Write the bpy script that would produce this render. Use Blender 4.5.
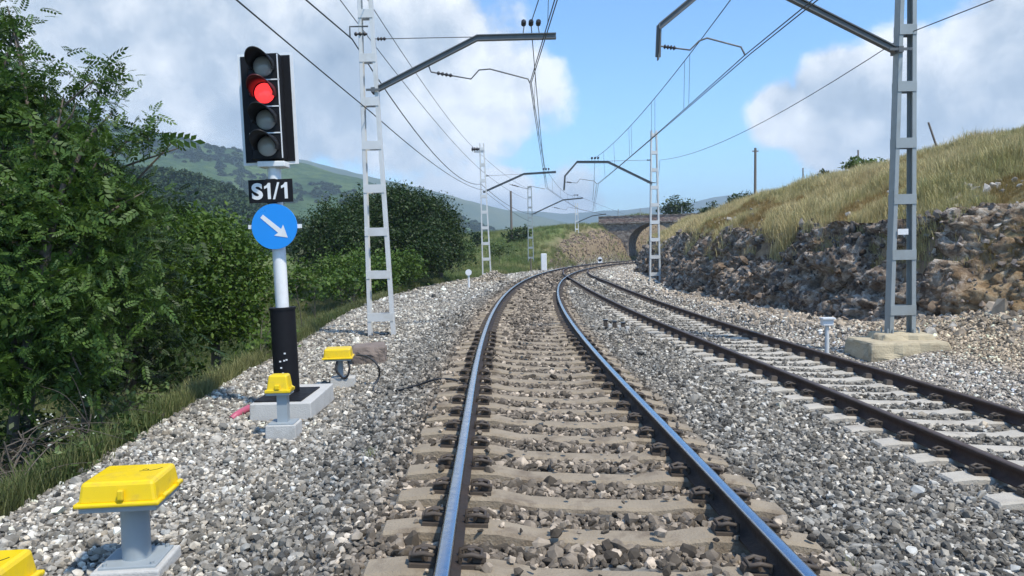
import bpy, bmesh, math, random
import numpy as np
from mathutils import Vector, Matrix, Euler

# ------------------------------------------------------------------ clear, camera, sky, sun, exposure
for o in list(bpy.data.objects):
    bpy.data.objects.remove(o)
scene = bpy.context.scene
COL = scene.collection
rng = np.random.default_rng(7)
random.seed(7)
pi = math.pi
R = math.radians

F, YH, ROLL, CH = 780.0, 248.0, 0.02, 1.52      # focal length in px, horizon row, roll, eye height over railhead
PIT = math.atan((288 - YH) / F)
cam_d = bpy.data.cameras.new('camera')
cam = bpy.data.objects.new('camera', cam_d)
COL.objects.link(cam)
scene.camera = cam
cam_d.sensor_width = 36
cam_d.lens = F / 1024 * 36
cam_d.clip_start = 0.05
cam_d.clip_end = 40000
cam.matrix_world = Matrix.Translation((0, 0, CH)) @ Matrix.Rotation(pi / 2 - PIT, 4, 'X') @ Matrix.Rotation(-ROLL, 4, 'Z')


def ray(px, py):
    """direction of a photo pixel, scaled so that its forward (y) part is 1"""
    x = px - 512
    y = 288 - py
    c, s = math.cos(ROLL), math.sin(ROLL)
    xr, yr = c * x + s * y, -s * x + c * y
    d = np.array([xr, F * math.cos(PIT) + yr * math.sin(PIT), -F * math.sin(PIT) + yr * math.cos(PIT)])
    return d / d[1]


def at(px, py, depth):
    d = ray(px, py) * depth
    return Vector((d[0], d[1], d[2] + CH))


SUN_DIR = Vector((0.50, -0.50, 1.15)).normalized()      # towards the sun
SUN_EL = math.asin(SUN_DIR.z)
SUN_AZ = math.atan2(SUN_DIR.x, SUN_DIR.y)

world = bpy.data.worlds.new('World')
scene.world = world
world.use_nodes = True


class NT:
    """small helper to write node trees"""
    def __init__(s, tree):
        s.t = tree
        s.n = tree.nodes
        s.l = tree.links

    def node(s, typ, **kw):
        n = s.n.new(typ)
        for k, v in kw.items():
            setattr(n, k, v)
        return n

    def link(s, a, b):
        s.l.new(a, b)

    def val(s, inp, v):
        if isinstance(v, bpy.types.NodeSocket):
            s.l.new(v, inp)
        else:
            inp.default_value = v

    def math(s, op, a, b=0.0, clamp=False):
        n = s.node('ShaderNodeMath', operation=op, use_clamp=clamp)
        s.val(n.inputs[0], a)
        s.val(n.inputs[1], b)
        return n.outputs[0]

    def mix(s, fac, a, b, mode='MIX'):
        n = s.node('ShaderNodeMix', data_type='RGBA', blend_type=mode)
        s.val(n.inputs[0], fac)
        s.val(n.inputs[6], a)
        s.val(n.inputs[7], b)
        return n.outputs[2]

    def ramp(s, fac, stops, interp='LINEAR'):
        n = s.node('ShaderNodeValToRGB')
        n.color_ramp.interpolation = interp
        e = n.color_ramp.elements
        while len(e) < len(stops):
            e.new(0.5)
        for el, (p, c) in zip(e, stops):
            el.position = p
            el.color = c if len(c) == 4 else (*c, 1)
        s.val(n.inputs[0], fac)
        return n.outputs[0]

    def noise(s, vec, scale, detail=4, rough=0.55, dist=0.0):
        n = s.node('ShaderNodeTexNoise')
        if vec is not None:
            s.link(vec, n.inputs['Vector'])
        n.inputs['Scale'].default_value = scale
        n.inputs['Detail'].default_value = detail
        n.inputs['Roughness'].default_value = rough
        n.inputs['Distortion'].default_value = dist
        return n

    def smooth(s, v, lo, hi, a=0.0, b=1.0):
        n = s.node('ShaderNodeMapRange', interpolation_type='SMOOTHSTEP')
        s.val(n.inputs[0], v)
        n.inputs[1].default_value = lo
        n.inputs[2].default_value = hi
        n.inputs[3].default_value = a
        n.inputs[4].default_value = b
        return n.outputs[0]


def build_world():
    w = NT(world.node_tree)
    w.n.clear()
    out = w.node('ShaderNodeOutputWorld')
    bg = w.node('ShaderNodeBackground')
    bg.inputs[1].default_value = 0.145
    sky = w.node('ShaderNodeTexSky', sky_type='NISHITA')
    sky.sun_disc = False
    sky.sun_elevation = SUN_EL
    sky.sun_rotation = SUN_AZ
    sky.air_density = 1.0
    sky.dust_density = 0.6
    sky.ozone_density = 2.0
    tc = w.node('ShaderNodeTexCoord')
    d = tc.outputs['Generated']
    sep = w.node('ShaderNodeSeparateXYZ')
    w.link(d, sep.inputs[0])
    # cloud sheet seen in perspective: project the direction on a plane overhead
    den = w.math('ADD', w.math('MAXIMUM', sep.outputs[2], 0.0), 0.22)
    comb = w.node('ShaderNodeCombineXYZ')
    w.link(w.math('DIVIDE', sep.outputs[0], den), comb.inputs[0])
    w.link(w.math('DIVIDE', sep.outputs[1], den), comb.inputs[1])
    w.link(w.math('DIVIDE', sep.outputs[2], den), comb.inputs[2])
    n1 = w.noise(comb.outputs[0], 2.3, 8, 0.58)
    n2 = w.noise(d, 5.0, 9, 0.62)
    n3 = w.noise(d, 2.6, 6, 0.55)
    # cloud banks: (pixel of the photograph, radius in radians, weight)
    banks = [(60, 60, .30, 1.), (200, 20, .27, 1.), (330, 60, .22, 1.), (250, 120, .16, .95), (450, 60, .15, .85), (520, 75, .07, .6), (-200, 60, .5, 1.), (-600, 0, .55, 1.),
             (400, 150, .10, .6), (500, 205, .055, .62), (570, 205, .05, .5), (430, 200, .06, .55),
             (780, 112, .05, .9), (840, 108, .08, 1.1), (920, 100, .10, 1.2), (1000, 90, .12, 1.25), (1080, 70, .16, 1.3), (1300, 40, .3, 1.1)]
    field = None
    for px, py, r, wt in banks:
        c = Vector(ray(px, py)).normalized()
        vm = w.node('ShaderNodeVectorMath', operation='DISTANCE')
        w.link(d, vm.inputs[0])
        vm.inputs[1].default_value = c
        f = w.math('MULTIPLY', w.math('SUBTRACT', 1.0, w.math('DIVIDE', vm.outputs['Value'], r)), wt)
        field = f if field is None else w.math('MAXIMUM', field, f)
    field = w.math('MAXIMUM', field, -0.6)
    # elsewhere in the sky scattered cloud of the same sort
    behind = w.smooth(sep.outputs[1], 0.35, -0.1)
    gen = w.math('MULTIPLY', behind, w.math('ADD', w.math('MULTIPLY', w.math('SUBTRACT', n1.outputs[0], 0.5), 3.0), 0.15))
    field = w.math('ADD', field, w.math('MULTIPLY', gen, 0.8))
    nn = w.math('ADD', w.math('MULTIPLY', w.math('SUBTRACT', n2.outputs[0], 0.5), 1.5), w.math('MULTIPLY', w.math('SUBTRACT', n3.outputs[0], 0.5), 1.0))
    f2 = w.math('ADD', field, nn)
    mask = w.smooth(f2, 0.04, 0.30)
    # lit edges towards the sun, grey where the cloud is thick
    va = w.node('ShaderNodeVectorMath', operation='ADD')
    w.link(d, va.inputs[0])
    va.inputs[1].default_value = Vector((0.25, -0.1, 0.95)) * 0.035
    n2b = w.noise(va.outputs[0], 5.0, 9, 0.62)
    n3b = w.noise(va.outputs[0], 2.6, 6, 0.55)
    rel = w.math('ADD', w.math('MULTIPLY', w.math('SUBTRACT', n2.outputs[0], n2b.outputs[0]), 2.6), w.math('MULTIPLY', w.math('SUBTRACT', n3.outputs[0], n3b.outputs[0]), 2.5))
    thick = w.smooth(f2, 0.25, 1.25)
    shade = w.math('ADD', w.math('SUBTRACT', 0.78, w.math('MULTIPLY', thick, 0.5)), rel, True)
    ccol = w.ramp(shade, [(0.0, (1.7, 2.15, 2.7)), (0.45, (2.8, 3.25, 3.75)), (0.8, (4.6, 4.85, 5.1)), (1.0, (5.6, 5.8, 6.0))])
    tint = w.mix(1.0, sky.outputs[0], (0.70, 0.98, 1.20, 1), 'MULTIPLY')
    w.link(w.mix(w.math('MULTIPLY', mask, 0.93), tint, ccol), bg.inputs[0])
    w.link(bg.outputs[0], out.inputs[0])


build_world()

sun_d = bpy.data.lights.new('sun', 'SUN')
sun_d.energy = 3.3
sun_d.angle = R(3.0)
sun_d.color = (1.0, 0.93, 0.81)
sun = bpy.data.objects.new('sun', sun_d)
COL.objects.link(sun)
sun.rotation_euler = (-SUN_DIR).to_track_quat('-Z', 'Y').to_euler()

scene.view_settings.view_transform = 'Standard'
scene.view_settings.look = 'None'
scene.view_settings.gamma = 1
scene.view_settings.exposure = 0.55
scene.view_settings.use_curve_mapping = False


# ------------------------------------------------------------------ helpers
def tag(o, label=None, cat=None, group=None, kind=None):
    if label: o['label'] = label
    if cat: o['category'] = cat
    if group: o['group'] = group
    if kind: o['kind'] = kind
    return o


def empty(name, loc=(0, 0, 0), rz=0.0, parent=None):
    o = bpy.data.objects.new(name, None)
    COL.objects.link(o)
    o.location = loc
    o.rotation_euler = (0, 0, rz)
    o.empty_display_size = 0.2
    o.parent = parent
    return o


def mesh_obj(name, me, parent=None):
    o = bpy.data.objects.new(name, me)
    COL.objects.link(o)
    o.parent = parent
    return o


def np_mesh(name, verts, faces, mats, smooth=False, midx=None):
    """verts (n,3); faces (m,k) with k = 3 or 4"""
    me = bpy.data.meshes.new(name)
    verts = np.asarray(verts, np.float32)
    faces = np.asarray(faces, np.int32)
    k = faces.shape[1]
    me.vertices.add(len(verts))
    me.vertices.foreach_set('co', verts.ravel())
    me.loops.add(faces.size)
    me.loops.foreach_set('vertex_index', faces.ravel())
    me.polygons.add(len(faces))
    me.polygons.foreach_set('loop_start', np.arange(0, faces.size, k, dtype=np.int32))
    me.polygons.foreach_set('loop_total', np.full(len(faces), k, np.int32))
    if smooth:
        me.polygons.foreach_set('use_smooth', np.ones(len(faces), bool))
    for m in (mats if isinstance(mats, (list, tuple)) else [mats]):
        me.materials.append(m)
    if midx is not None:
        me.polygons.foreach_set('material_index', np.asarray(midx, np.int32))
    me.update(calc_edges=True)
    me.validate()
    return me


class MB:
    """collects shapes for one mesh object"""
    def __init__(s):
        s.v, s.f, s.m, s.sm = [], [], [], []

    def add(s, vs, fs, m=0, smooth=False):
        b = len(s.v)
        s.v += [tuple(v) for v in vs]
        s.f += [tuple(b + i for i in f) for f in fs]
        s.m += [m] * len(fs)
        s.sm += [smooth] * len(fs)

    def box(s, c, size, m=0, rot=None, taper=1.0, bev=0.0):
        x, y, z = size[0] / 2, size[1] / 2, size[2] / 2
        t = taper
        M = rot if rot is not None else Matrix.Identity(3)
        c = Vector(c)
        if bev <= 0:
            vs = [(-x, -y, -z), (x, -y, -z), (x, y, -z), (-x, y, -z), (-x * t, -y * t, z), (x * t, -y * t, z), (x * t, y * t, z), (-x * t, y * t, z)]
            fs = [(3, 2, 1, 0), (4, 5, 6, 7), (0, 1, 5, 4), (1, 2, 6, 5), (2, 3, 7, 6), (3, 0, 4, 7)]
            s.add([c + M @ Vector(v) for v in vs], fs, m)
        else:
            bm = bmesh.new()
            bmesh.ops.create_cube(bm, size=2)
            for v in bm.verts:
                k = t if v.co.z > 0 else 1
                v.co = Vector((v.co.x * x * k, v.co.y * y * k, v.co.z * z))
            bmesh.ops.bevel(bm, geom=bm.edges[:], offset=bev, segments=2, affect='EDGES', profile=0.5)
            bm.verts.index_update()
            s.add([c + M @ v.co for v in bm.verts], [[v.index for v in f.verts] for f in bm.faces], m)
            bm.free()
        return s

    def tube(s, pts, r, n=8, m=0, cap=True, smooth=True):
        pts = [Vector(p) for p in pts]
        rs = r if isinstance(r, (list, tuple)) else [r] * len(pts)
        rings = []
        up = Vector((0, 0, 1))
        d0 = (pts[1] - pts[0]).normalized()
        if abs(d0.dot(up)) > 0.95:
            up = Vector((1, 0, 0))
        a = d0.cross(up).normalized()
        for i, p in enumerate(pts):
            if i == 0: d = pts[1] - pts[0]
            elif i == len(pts) - 1: d = pts[-1] - pts[-2]
            else: d = (pts[i + 1] - p).normalized() + (p - pts[i - 1]).normalized()
            d.normalize()
            a = (a - d * a.dot(d)).normalized()
            b = d.cross(a)
            rings.append([p + (a * math.cos(2 * pi * k / n) + b * math.sin(2 * pi * k / n)) * rs[i] for k in range(n)])
        vs = [v for rg in rings for v in rg]
        fs = []
        for i in range(len(pts) - 1):
            for k in range(n):
                fs.append((i * n + k, i * n + (k + 1) % n, (i + 1) * n + (k + 1) % n, (i + 1) * n + k))
        s.add(vs, fs, m, smooth)
        if cap:
            s.add(rings[0], [tuple(range(n - 1, -1, -1))], m)
            s.add(rings[-1], [tuple(range(n))], m)
        return s

    def sweep_box(s, pts, w, h, side, m=0):
        """rectangular bar along pts, 'side' is the direction of its width"""
        side = Vector(side).normalized()
        pts = [Vector(p) for p in pts]
        rings = []
        for i, p in enumerate(pts):
            if i == 0: d = pts[1] - pts[0]
            elif i == len(pts) - 1: d = pts[-1] - pts[-2]
            else: d = (pts[i + 1] - p).normalized() + (p - pts[i - 1]).normalized()
            d.normalize()
            u = side.cross(d).normalized()
            k = 1.0
            rings.append([p - side * w / 2 - u * h / 2, p + side * w / 2 - u * h / 2, p + side * w / 2 + u * h / 2, p - side * w / 2 + u * h / 2])
        vs = [v for r_ in rings for v in r_]
        fs = [(3, 2, 1, 0)]
        for i in range(len(pts) - 1):
            for k in range(4):
                fs.append((i * 4 + k, i * 4 + (k + 1) % 4, (i + 1) * 4 + (k + 1) % 4, (i + 1) * 4 + k))
        b = (len(pts) - 1) * 4
        fs.append((b, b + 1, b + 2, b + 3))
        s.add(vs, fs, m)
        return s

    def mesh(s, name, mats):
        me = bpy.data.meshes.new(name)
        me.from_pydata(s.v, [], s.f)
        for m in (mats if isinstance(mats, (list, tuple)) else [mats]):
            me.materials.append(m)
        me.polygons.foreach_set('material_index', s.m)
        me.polygons.foreach_set('use_smooth', s.sm)
        me.update()
        bm = bmesh.new()
        bm.from_mesh(me)
        bmesh.ops.recalc_face_normals(bm, faces=bm.faces)
        bm.to_mesh(me)
        bm.free()
        return me

    def build(s, name, mats, parent=None):
        return mesh_obj(name, s.mesh(name, mats), parent)


# numpy value noise
_perm = rng.random(65536)


def vnoise(x, y, z=0.0):
    x, y, z = np.broadcast_arrays(np.asarray(x, float), np.asarray(y, float), np.asarray(z, float))
    xi, yi, zi = np.floor(x).astype(int), np.floor(y).astype(int), np.floor(z).astype(int)
    fx, fy, fz = x - xi, y - yi, z - zi
    fx, fy, fz = fx * fx * (3 - 2 * fx), fy * fy * (3 - 2 * fy), fz * fz * (3 - 2 * fz)

    def h(a, b, c):
        return _perm[(a * 73856093 ^ b * 19349663 ^ c * 83492791) & 65535]
    r = 0
    for dx in (0, 1):
        for dy in (0, 1):
            for dz in (0, 1):
                r = r + h(xi + dx, yi + dy, zi + dz) * (fx if dx else 1 - fx) * (fy if dy else 1 - fy) * (fz if dz else 1 - fz)
    return r * 2 - 1


def fbm(x, y, z=0.0, oct=4):
    a, s, r = 1.0, 1.0, 0.0
    for i in range(oct):
        r = r + a * vnoise(np.asarray(x) * s + 17.3 * i, np.asarray(y) * s + 5.1 * i, np.asarray(z) * s)
        a *= 0.5
        s *= 2.03
    return r


def sstep(a, b, x):
    t = np.clip((np.asarray(x, float) - a) / (b - a), 0, 1)
    return t * t * (3 - 2 * t)


# ------------------------------------------------------------------ materials
def new_mat(name):
    m = bpy.data.materials.new(name)
    m.use_nodes = True
    t = NT(m.node_tree)
    bsdf = t.n['Principled BSDF']
    return m, t, bsdf


def mat(name, col, rough=0.7, var=0.15, nscale=6.0, bump=0.0, bscale=40.0, metal=0.0, stain=None, stain_amt=0.5, sscale=2.0, spec=0.5):
    m, t, b = new_mat(name)
    tc = t.node('ShaderNodeTexCoord')
    oi = t.node('ShaderNodeObjectInfo')
    ad = t.node('ShaderNodeVectorMath', operation='ADD')
    t.link(tc.outputs['Object'], ad.inputs[0])
    t.link(t.math('MULTIPLY', oi.outputs['Random'], 37.0), ad.inputs[1])
    vec = ad.outputs[0]
    n = t.noise(vec, nscale, 6, 0.6)
    c = t.mix(n.outputs[0], tuple(max(0, k * (1 - var)) for k in col) + (1,), tuple(min(1, k * (1 + var)) for k in col) + (1,))
    if stain is not None:
        n2 = t.noise(vec, sscale, 6, 0.65, 0.4)
        c = t.mix(t.smooth(n2.outputs[0], 0.48, 0.68, 0, stain_amt), c, (*stain, 1))
    t.link(c, b.inputs['Base Color'])
    b.inputs['Roughness'].default_value = rough
    b.inputs['Metallic'].default_value = metal
    b.inputs['Specular IOR Level'].default_value = spec
    rn = t.noise(tc.outputs['Object'], nscale * 3, 4)
    t.link(t.smooth(rn.outputs[0], 0.2, 0.8, max(0.05, rough - 0.1), min(1, rough + 0.1)), b.inputs['Roughness'])
    if bump > 0:
        bn = t.noise(tc.outputs['Object'], bscale, 5, 0.6)
        bp = t.node('ShaderNodeBump')
        bp.inputs['Strength'].default_value = bump
        bp.inputs['Distance'].default_value = 0.02
        t.link(bn.outputs[0], bp.inputs['Height'])
        t.link(bp.outputs[0], b.inputs['Normal'])
    return m


def leaf_mat(name, dark, light, yellow=None, trans=0.35):
    m, t, b = new_mat(name)
    g = t.node('ShaderNodeNewGeometry')
    tc = t.node('ShaderNodeTexCoord')
    n = t.noise(tc.outputs['Object'], 0.9, 3)
    f = t.math('ADD', t.math('MULTIPLY', g.outputs['Random Per Island'], 0.6), t.math('MULTIPLY', n.outputs[0], 0.4))
    stops = [(0.1, dark), (0.85, light)]
    if yellow: stops.append((1.0, yellow))
    c = t.ramp(f, stops)
    t.link(c, b.inputs['Base Color'])
    b.inputs['Roughness'].default_value = 0.5
    b.inputs['Specular IOR Level'].default_value = 0.3
    tr = t.node('ShaderNodeBsdfTranslucent')
    t.link(t.mix(1.0, c, (1.0, 1.0, 0.55, 1), 'MULTIPLY'), tr.inputs[0])
    mx = t.node('ShaderNodeMixShader')
    mx.inputs[0].default_value = trans
    t.link(b.outputs[0], mx.inputs[1])
    t.link(tr.outputs[0], mx.inputs[2])
    t.link(mx.outputs[0], t.n['Material Output'].inputs[0])
    return m


def inst_mat(name, rough=0.85, nscale=30.0, amp=0.35, trans=0.0):
    """colour comes with each scattered piece, plus grain"""
    m, t, b = new_mat(name)
    at_ = t.node('ShaderNodeAttribute', attribute_type='INSTANCER', attribute_name='col')
    tc = t.node('ShaderNodeTexCoord')
    oi = t.node('ShaderNodeObjectInfo')
    ad = t.node('ShaderNodeVectorMath', operation='ADD')
    t.link(tc.outputs['Object'], ad.inputs[0])
    t.link(oi.outputs['Random'], ad.inputs[1])
    n = t.noise(ad.outputs[0], nscale, 5, 0.65)
    c = t.mix(1.0, at_.outputs['Color'], t.ramp(n.outputs[0], [(0.25, (1 - amp,) * 3), (0.75, (1 + amp,) * 3)]), 'MULTIPLY')
    t.link(c, b.inputs['Base Color'])
    b.inputs['Roughness'].default_value = rough
    b.inputs['Specular IOR Level'].default_value = 0.25
    if trans > 0:
        tr = t.node('ShaderNodeBsdfTranslucent')
        t.link(c, tr.inputs[0])
        mx = t.node('ShaderNodeMixShader')
        mx.inputs[0].default_value = trans
        t.link(b.outputs[0], mx.inputs[1])
        t.link(tr.outputs[0], mx.inputs[2])
        t.link(mx.outputs[0], t.n['Material Output'].inputs[0])
    return m


M = {}
M['stone'] = inst_mat('ballast_stone', 0.85, 1.5, 0.3)
M['rockpiece'] = inst_mat('cutting_rock', 0.9, 2.5, 0.4)
M['blade'] = inst_mat('grass_blade', 0.6, 1.0, 0.15, 0.3)
M['canopy'] = inst_mat('far_canopy', 0.7, 1.0, 0.3, 0.15)
M['rust'] = mat('rail_rust', (0.032, 0.024, 0.021), 0.75, 0.35, 4.0, 0.3, 60, stain=(0.065, 0.042, 0.03), stain_amt=0.5, sscale=3)
M['rust_side'] = mat('rail_brown', (0.060, 0.034, 0.024), 0.8, 0.3, 4.0, 0.3, 60, stain=(0.035, 0.02, 0.016), stain_amt=0.6, sscale=2)
M['steel'] = mat('rail_polished', (0.46, 0.50, 0.56), 0.22, 0.10, 8, metal=1.0)
M['steel_dull'] = mat('rail_dull', (0.12, 0.085, 0.065), 0.5, 0.25, 8, metal=0.4)
M['sleeper'] = mat('sleeper_concrete', (0.30, 0.245, 0.175), 0.9, 0.28, 5, 0.6, 60, stain=(0.17, 0.13, 0.09), stain_amt=0.85, sscale=3.6)
M['sleeper2'] = mat('sleeper_pale_concrete', (0.47, 0.43, 0.36), 0.9, 0.16, 5, 0.5, 60, stain=(0.30, 0.26, 0.21), stain_amt=0.6, sscale=3)
M['clip'] = mat('clip_iron', (0.075, 0.058, 0.044), 0.7, 0.3, 20)
M['concrete'] = mat('concrete_pale', (0.50, 0.49, 0.46), 0.9, 0.12, 6, 0.4, 70, stain=(0.36, 0.34, 0.30), stain_amt=0.5, sscale=4)
M['concrete_tan'] = mat('concrete_tan', (0.47, 0.40, 0.27), 0.9, 0.2, 4, 0.7, 25, stain=(0.30, 0.24, 0.16), stain_amt=0.7, sscale=3)
M['concrete_brown'] = mat('concrete_brown', (0.20, 0.16, 0.135), 0.95, 0.25, 5, 0.8, 25)
M['mast_white'] = mat('mast_silver', (0.62, 0.63, 0.62), 0.5, 0.08, 3, metal=0.0, stain=(0.45, 0.44, 0.40), stain_amt=0.5, sscale=1.3)
M['mast_grey'] = mat('mast_galvanised', (0.33, 0.36, 0.36), 0.5, 0.12, 3, metal=0.15, stain=(0.25, 0.26, 0.24), stain_amt=0.5, sscale=1.5)
M['arm'] = mat('arm_steel', (0.13, 0.135, 0.135), 0.5, 0.2, 3, metal=0.3)
M['wire'] = mat('wire_copper', (0.055, 0.06, 0.055), 0.5, 0.2, 3, metal=0.3)
M['wire_black'] = mat('wire_black', (0.03, 0.03, 0.032), 0.6, 0.2, 3)
M['insul'] = mat('insulator_dark', (0.035, 0.03, 0.03), 0.3, 0.2, 3)
M['yellow'] = mat('box_yellow', (0.80, 0.56, 0.006), 0.38, 0.04, 4, stain=(0.58, 0.40, 0.05), stain_amt=0.5, sscale=9)
M['grey_metal'] = mat('pedestal_grey', (0.33, 0.37, 0.39), 0.45, 0.08, 5, metal=0.1)
M['black'] = mat('signal_black', (0.010, 0.010, 0.012), 0.6, 0.15, 4, spec=0.2)
M['hood'] = mat('hood_black', (0.010, 0.010, 0.012), 0.5, 0.15, 4)
M['white'] = mat('paint_white', (0.78, 0.79, 0.79), 0.45, 0.04, 4, stain=(0.62, 0.61, 0.58), stain_amt=0.4, sscale=3)
M['blue'] = mat('sign_blue', (0.010, 0.27, 0.80), 0.35, 0.05, 3)
M['pink'] = mat('conduit_pink', (0.45, 0.10, 0.16), 0.5, 0.1, 3)
M['glass_off'] = mat('lens_dark', (0.34, 0.35, 0.36), 0.10, 0.2, 6)  # unlit glass; grey base colour stands in for its bright reflection
M['red_hood'] = mat('hood_red', (0.10, 0.008, 0.01), 0.4, 0.1, 4)
M['wood'] = mat('pole_wood', (0.17, 0.14, 0.115), 0.9, 0.25, 8)
M['bark'] = mat('bark', (0.115, 0.095, 0.075), 0.95, 0.35, 7, 0.8, 25)
M['bark_pale'] = mat('bark_pale', (0.24, 0.215, 0.18), 0.95, 0.3, 7, 0.8, 25)


def lamp_mat():
    m, t, b = new_mat('lens_red_lit')
    b.inputs['Base Color'].default_value = (0.6, 0.02, 0.02, 1)
    b.inputs['Roughness'].default_value = 0.2
    b.inputs['Emission Color'].default_value = (1.0, 0.045, 0.05, 1)
    b.inputs['Emission Strength'].default_value = 1.1
    return m


M['lamp'] = lamp_mat()
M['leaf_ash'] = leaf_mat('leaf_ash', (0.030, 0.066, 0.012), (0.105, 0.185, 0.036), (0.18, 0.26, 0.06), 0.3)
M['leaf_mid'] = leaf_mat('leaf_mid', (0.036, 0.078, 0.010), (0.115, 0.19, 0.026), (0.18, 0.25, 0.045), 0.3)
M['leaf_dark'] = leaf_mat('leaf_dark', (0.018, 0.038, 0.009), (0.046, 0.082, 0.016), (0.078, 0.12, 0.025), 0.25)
M['leaf_bush'] = leaf_mat('leaf_bush', (0.06, 0.10, 0.028), (0.15, 0.21, 0.065), (0.23, 0.26, 0.10), 0.3)
M['leaf_pale'] = leaf_mat('leaf_flower', (0.40, 0.42, 0.36), (0.62, 0.63, 0.56), None, 0.2)


def ground_mat():
    m, t, b = new_mat('ground')
    at_ = t.node('ShaderNodeAttribute', attribute_name='zone')
    sep = t.node('ShaderNodeSeparateColor')
    t.link(at_.outputs['Color'], sep.inputs[0])
    g = t.node('ShaderNodeNewGeometry')
    pos = g.outputs['Position']
    # ballast underlay: small dark stones
    vo = t.node('ShaderNodeTexVoronoi', feature='F1')
    t.link(pos, vo.inputs['Vector'])
    vo.inputs['Scale'].default_value = 17
    vs = t.node('ShaderNodeSeparateColor')
    t.link(vo.outputs['Color'], vs.inputs[0])
    bal = t.ramp(vs.outputs[0], [(0.0, (0.06, 0.056, 0.05)), (0.55, (0.14, 0.13, 0.115)), (1.0, (0.28, 0.265, 0.235))])
    n1 = t.noise(pos, 0.35, 8, 0.65)
    n2 = t.noise(pos, 3.0, 6, 0.65)
    n3 = t.noise(pos, 0.03, 6, 0.6)
    nn = t.math('ADD', t.math('MULTIPLY', n1.outputs[0], 0.55), t.math('MULTIPLY', n2.outputs[0], 0.45))
    green = t.ramp(nn, [(0.3, (0.045, 0.075, 0.022)), (0.5, (0.085, 0.135, 0.035)), (0.7, (0.16, 0.19, 0.065))])
    dry = t.ramp(nn, [(0.3, (0.13, 0.105, 0.055)), (0.5, (0.25, 0.20, 0.10)), (0.7, (0.33, 0.28, 0.16))])
    c = t.mix(sep.outputs[1], dry, green)
    earth = t.ramp(n2.outputs[0], [(0.3, (0.14, 0.10, 0.07)), (0.55, (0.27, 0.20, 0.13)), (0.75, (0.38, 0.31, 0.22))])
    c = t.mix(sep.outputs[2], c, earth)
    c = t.mix(sep.outputs[0], c, bal)
    t.link(c, b.inputs['Base Color'])
    b.inputs['Roughness'].default_value = 0.95
    b.inputs['Specular IOR Level'].default_value = 0.15
    bp = t.node('ShaderNodeBump')
    bp.inputs['Strength'].default_value = 0.8
    bp.inputs['Distance'].default_value = 0.05
    t.link(t.mix(sep.outputs[0], n2.outputs[0], vo.outputs['Distance']), bp.inputs['Height'])
    t.link(bp.outputs[0], b.inputs['Normal'])
    return m


M['ground'] = ground_mat()


def hill_mat(name, cols, s1, s2, bumpd):
    m, t, b = new_mat(name)
    g = t.node('ShaderNodeNewGeometry')
    n1 = t.noise(g.outputs['Position'], s1, 8, 0.65)
    n2 = t.noise(g.outputs['Position'], s2, 5, 0.6)
    f = t.math('ADD', t.math('MULTIPLY', n1.outputs[0], 0.65), t.math('MULTIPLY', n2.outputs[0], 0.35))
    c = t.ramp(f, [(0.36, cols[0]), (0.48, cols[1]), (0.6, cols[2])])
    t.link(c, b.inputs['Base Color'])
    b.inputs['Roughness'].default_value = 0.95
    b.inputs['Specular IOR Level'].default_value = 0.1
    bp = t.node('ShaderNodeBump')
    bp.inputs['Strength'].default_value = 1.0
    bp.inputs['Distance'].default_value = bumpd
    t.link(n2.outputs[0], bp.inputs['Height'])
    t.link(bp.outputs[0], b.inputs['Normal'])
    return m


M['hill_green'] = hill_mat('hill_green', [(0.018, 0.042, 0.016), (0.045, 0.085, 0.028), (0.10, 0.145, 0.05)], 0.012, 0.06, 8)
M['hill_dark'] = hill_mat('hill_wood', [(0.02, 0.045, 0.016), (0.035, 0.07, 0.022), (0.055, 0.095, 0.03)], 0.02, 0.15, 2)
M['hill_far'] = hill_mat('hill_far', [(0.04, 0.065, 0.035), (0.07, 0.10, 0.05), (0.12, 0.14, 0.07)], 0.0012, 0.008, 15)


def masonry_mat(name, scale, cols):
    m, t, b = new_mat(name)
    tc = t.node('ShaderNodeTexCoord')
    vo = t.node('ShaderNodeTexVoronoi', feature='F1')
    mp = t.node('ShaderNodeMapping')
    mp.inputs['Scale'].default_value = (1, 1, 1.5)
    t.link(tc.outputs['Object'], mp.inputs[0])
    t.link(mp.outputs[0], vo.inputs['Vector'])
    vo.inputs['Scale'].default_value = scale
    sc = t.node('ShaderNodeSeparateColor')
    t.link(vo.outputs['Color'], sc.inputs[0])
    c = t.ramp(sc.outputs[0], [(0, cols[0]), (0.5, cols[1]), (1, cols[2])])
    ed = t.node('ShaderNodeTexVoronoi', feature='DISTANCE_TO_EDGE')
    t.link(mp.outputs[0], ed.inputs['Vector'])
    ed.inputs['Scale'].default_value = scale
    n = t.noise(tc.outputs['Object'], 1.2, 6)
    c = t.mix(t.smooth(n.outputs[0], 0.45, 0.7, 0, 0.6), c, (*cols[0], 1))
    t.link(c, b.inputs['Base Color'])
    b.inputs['Roughness'].default_value = 0.95
    bp = t.node('ShaderNodeBump')
    bp.inputs['Strength'].default_value = 1
    bp.inputs['Distance'].default_value = 0.06
    t.link(t.smooth(ed.outputs[0], 0.0, 0.12), bp.inputs['Height'])
    t.link(bp.outputs[0], b.inputs['Normal'])
    return m


M['masonry'] = masonry_mat('bridge_masonry', 2.6, [(0.16, 0.13, 0.11), (0.26, 0.22, 0.18), (0.38, 0.33, 0.27)])
M['masonry_red'] = masonry_mat('parapet_masonry', 2.2, [(0.20, 0.14, 0.12), (0.31, 0.22, 0.18), (0.40, 0.33, 0.27)])


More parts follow.
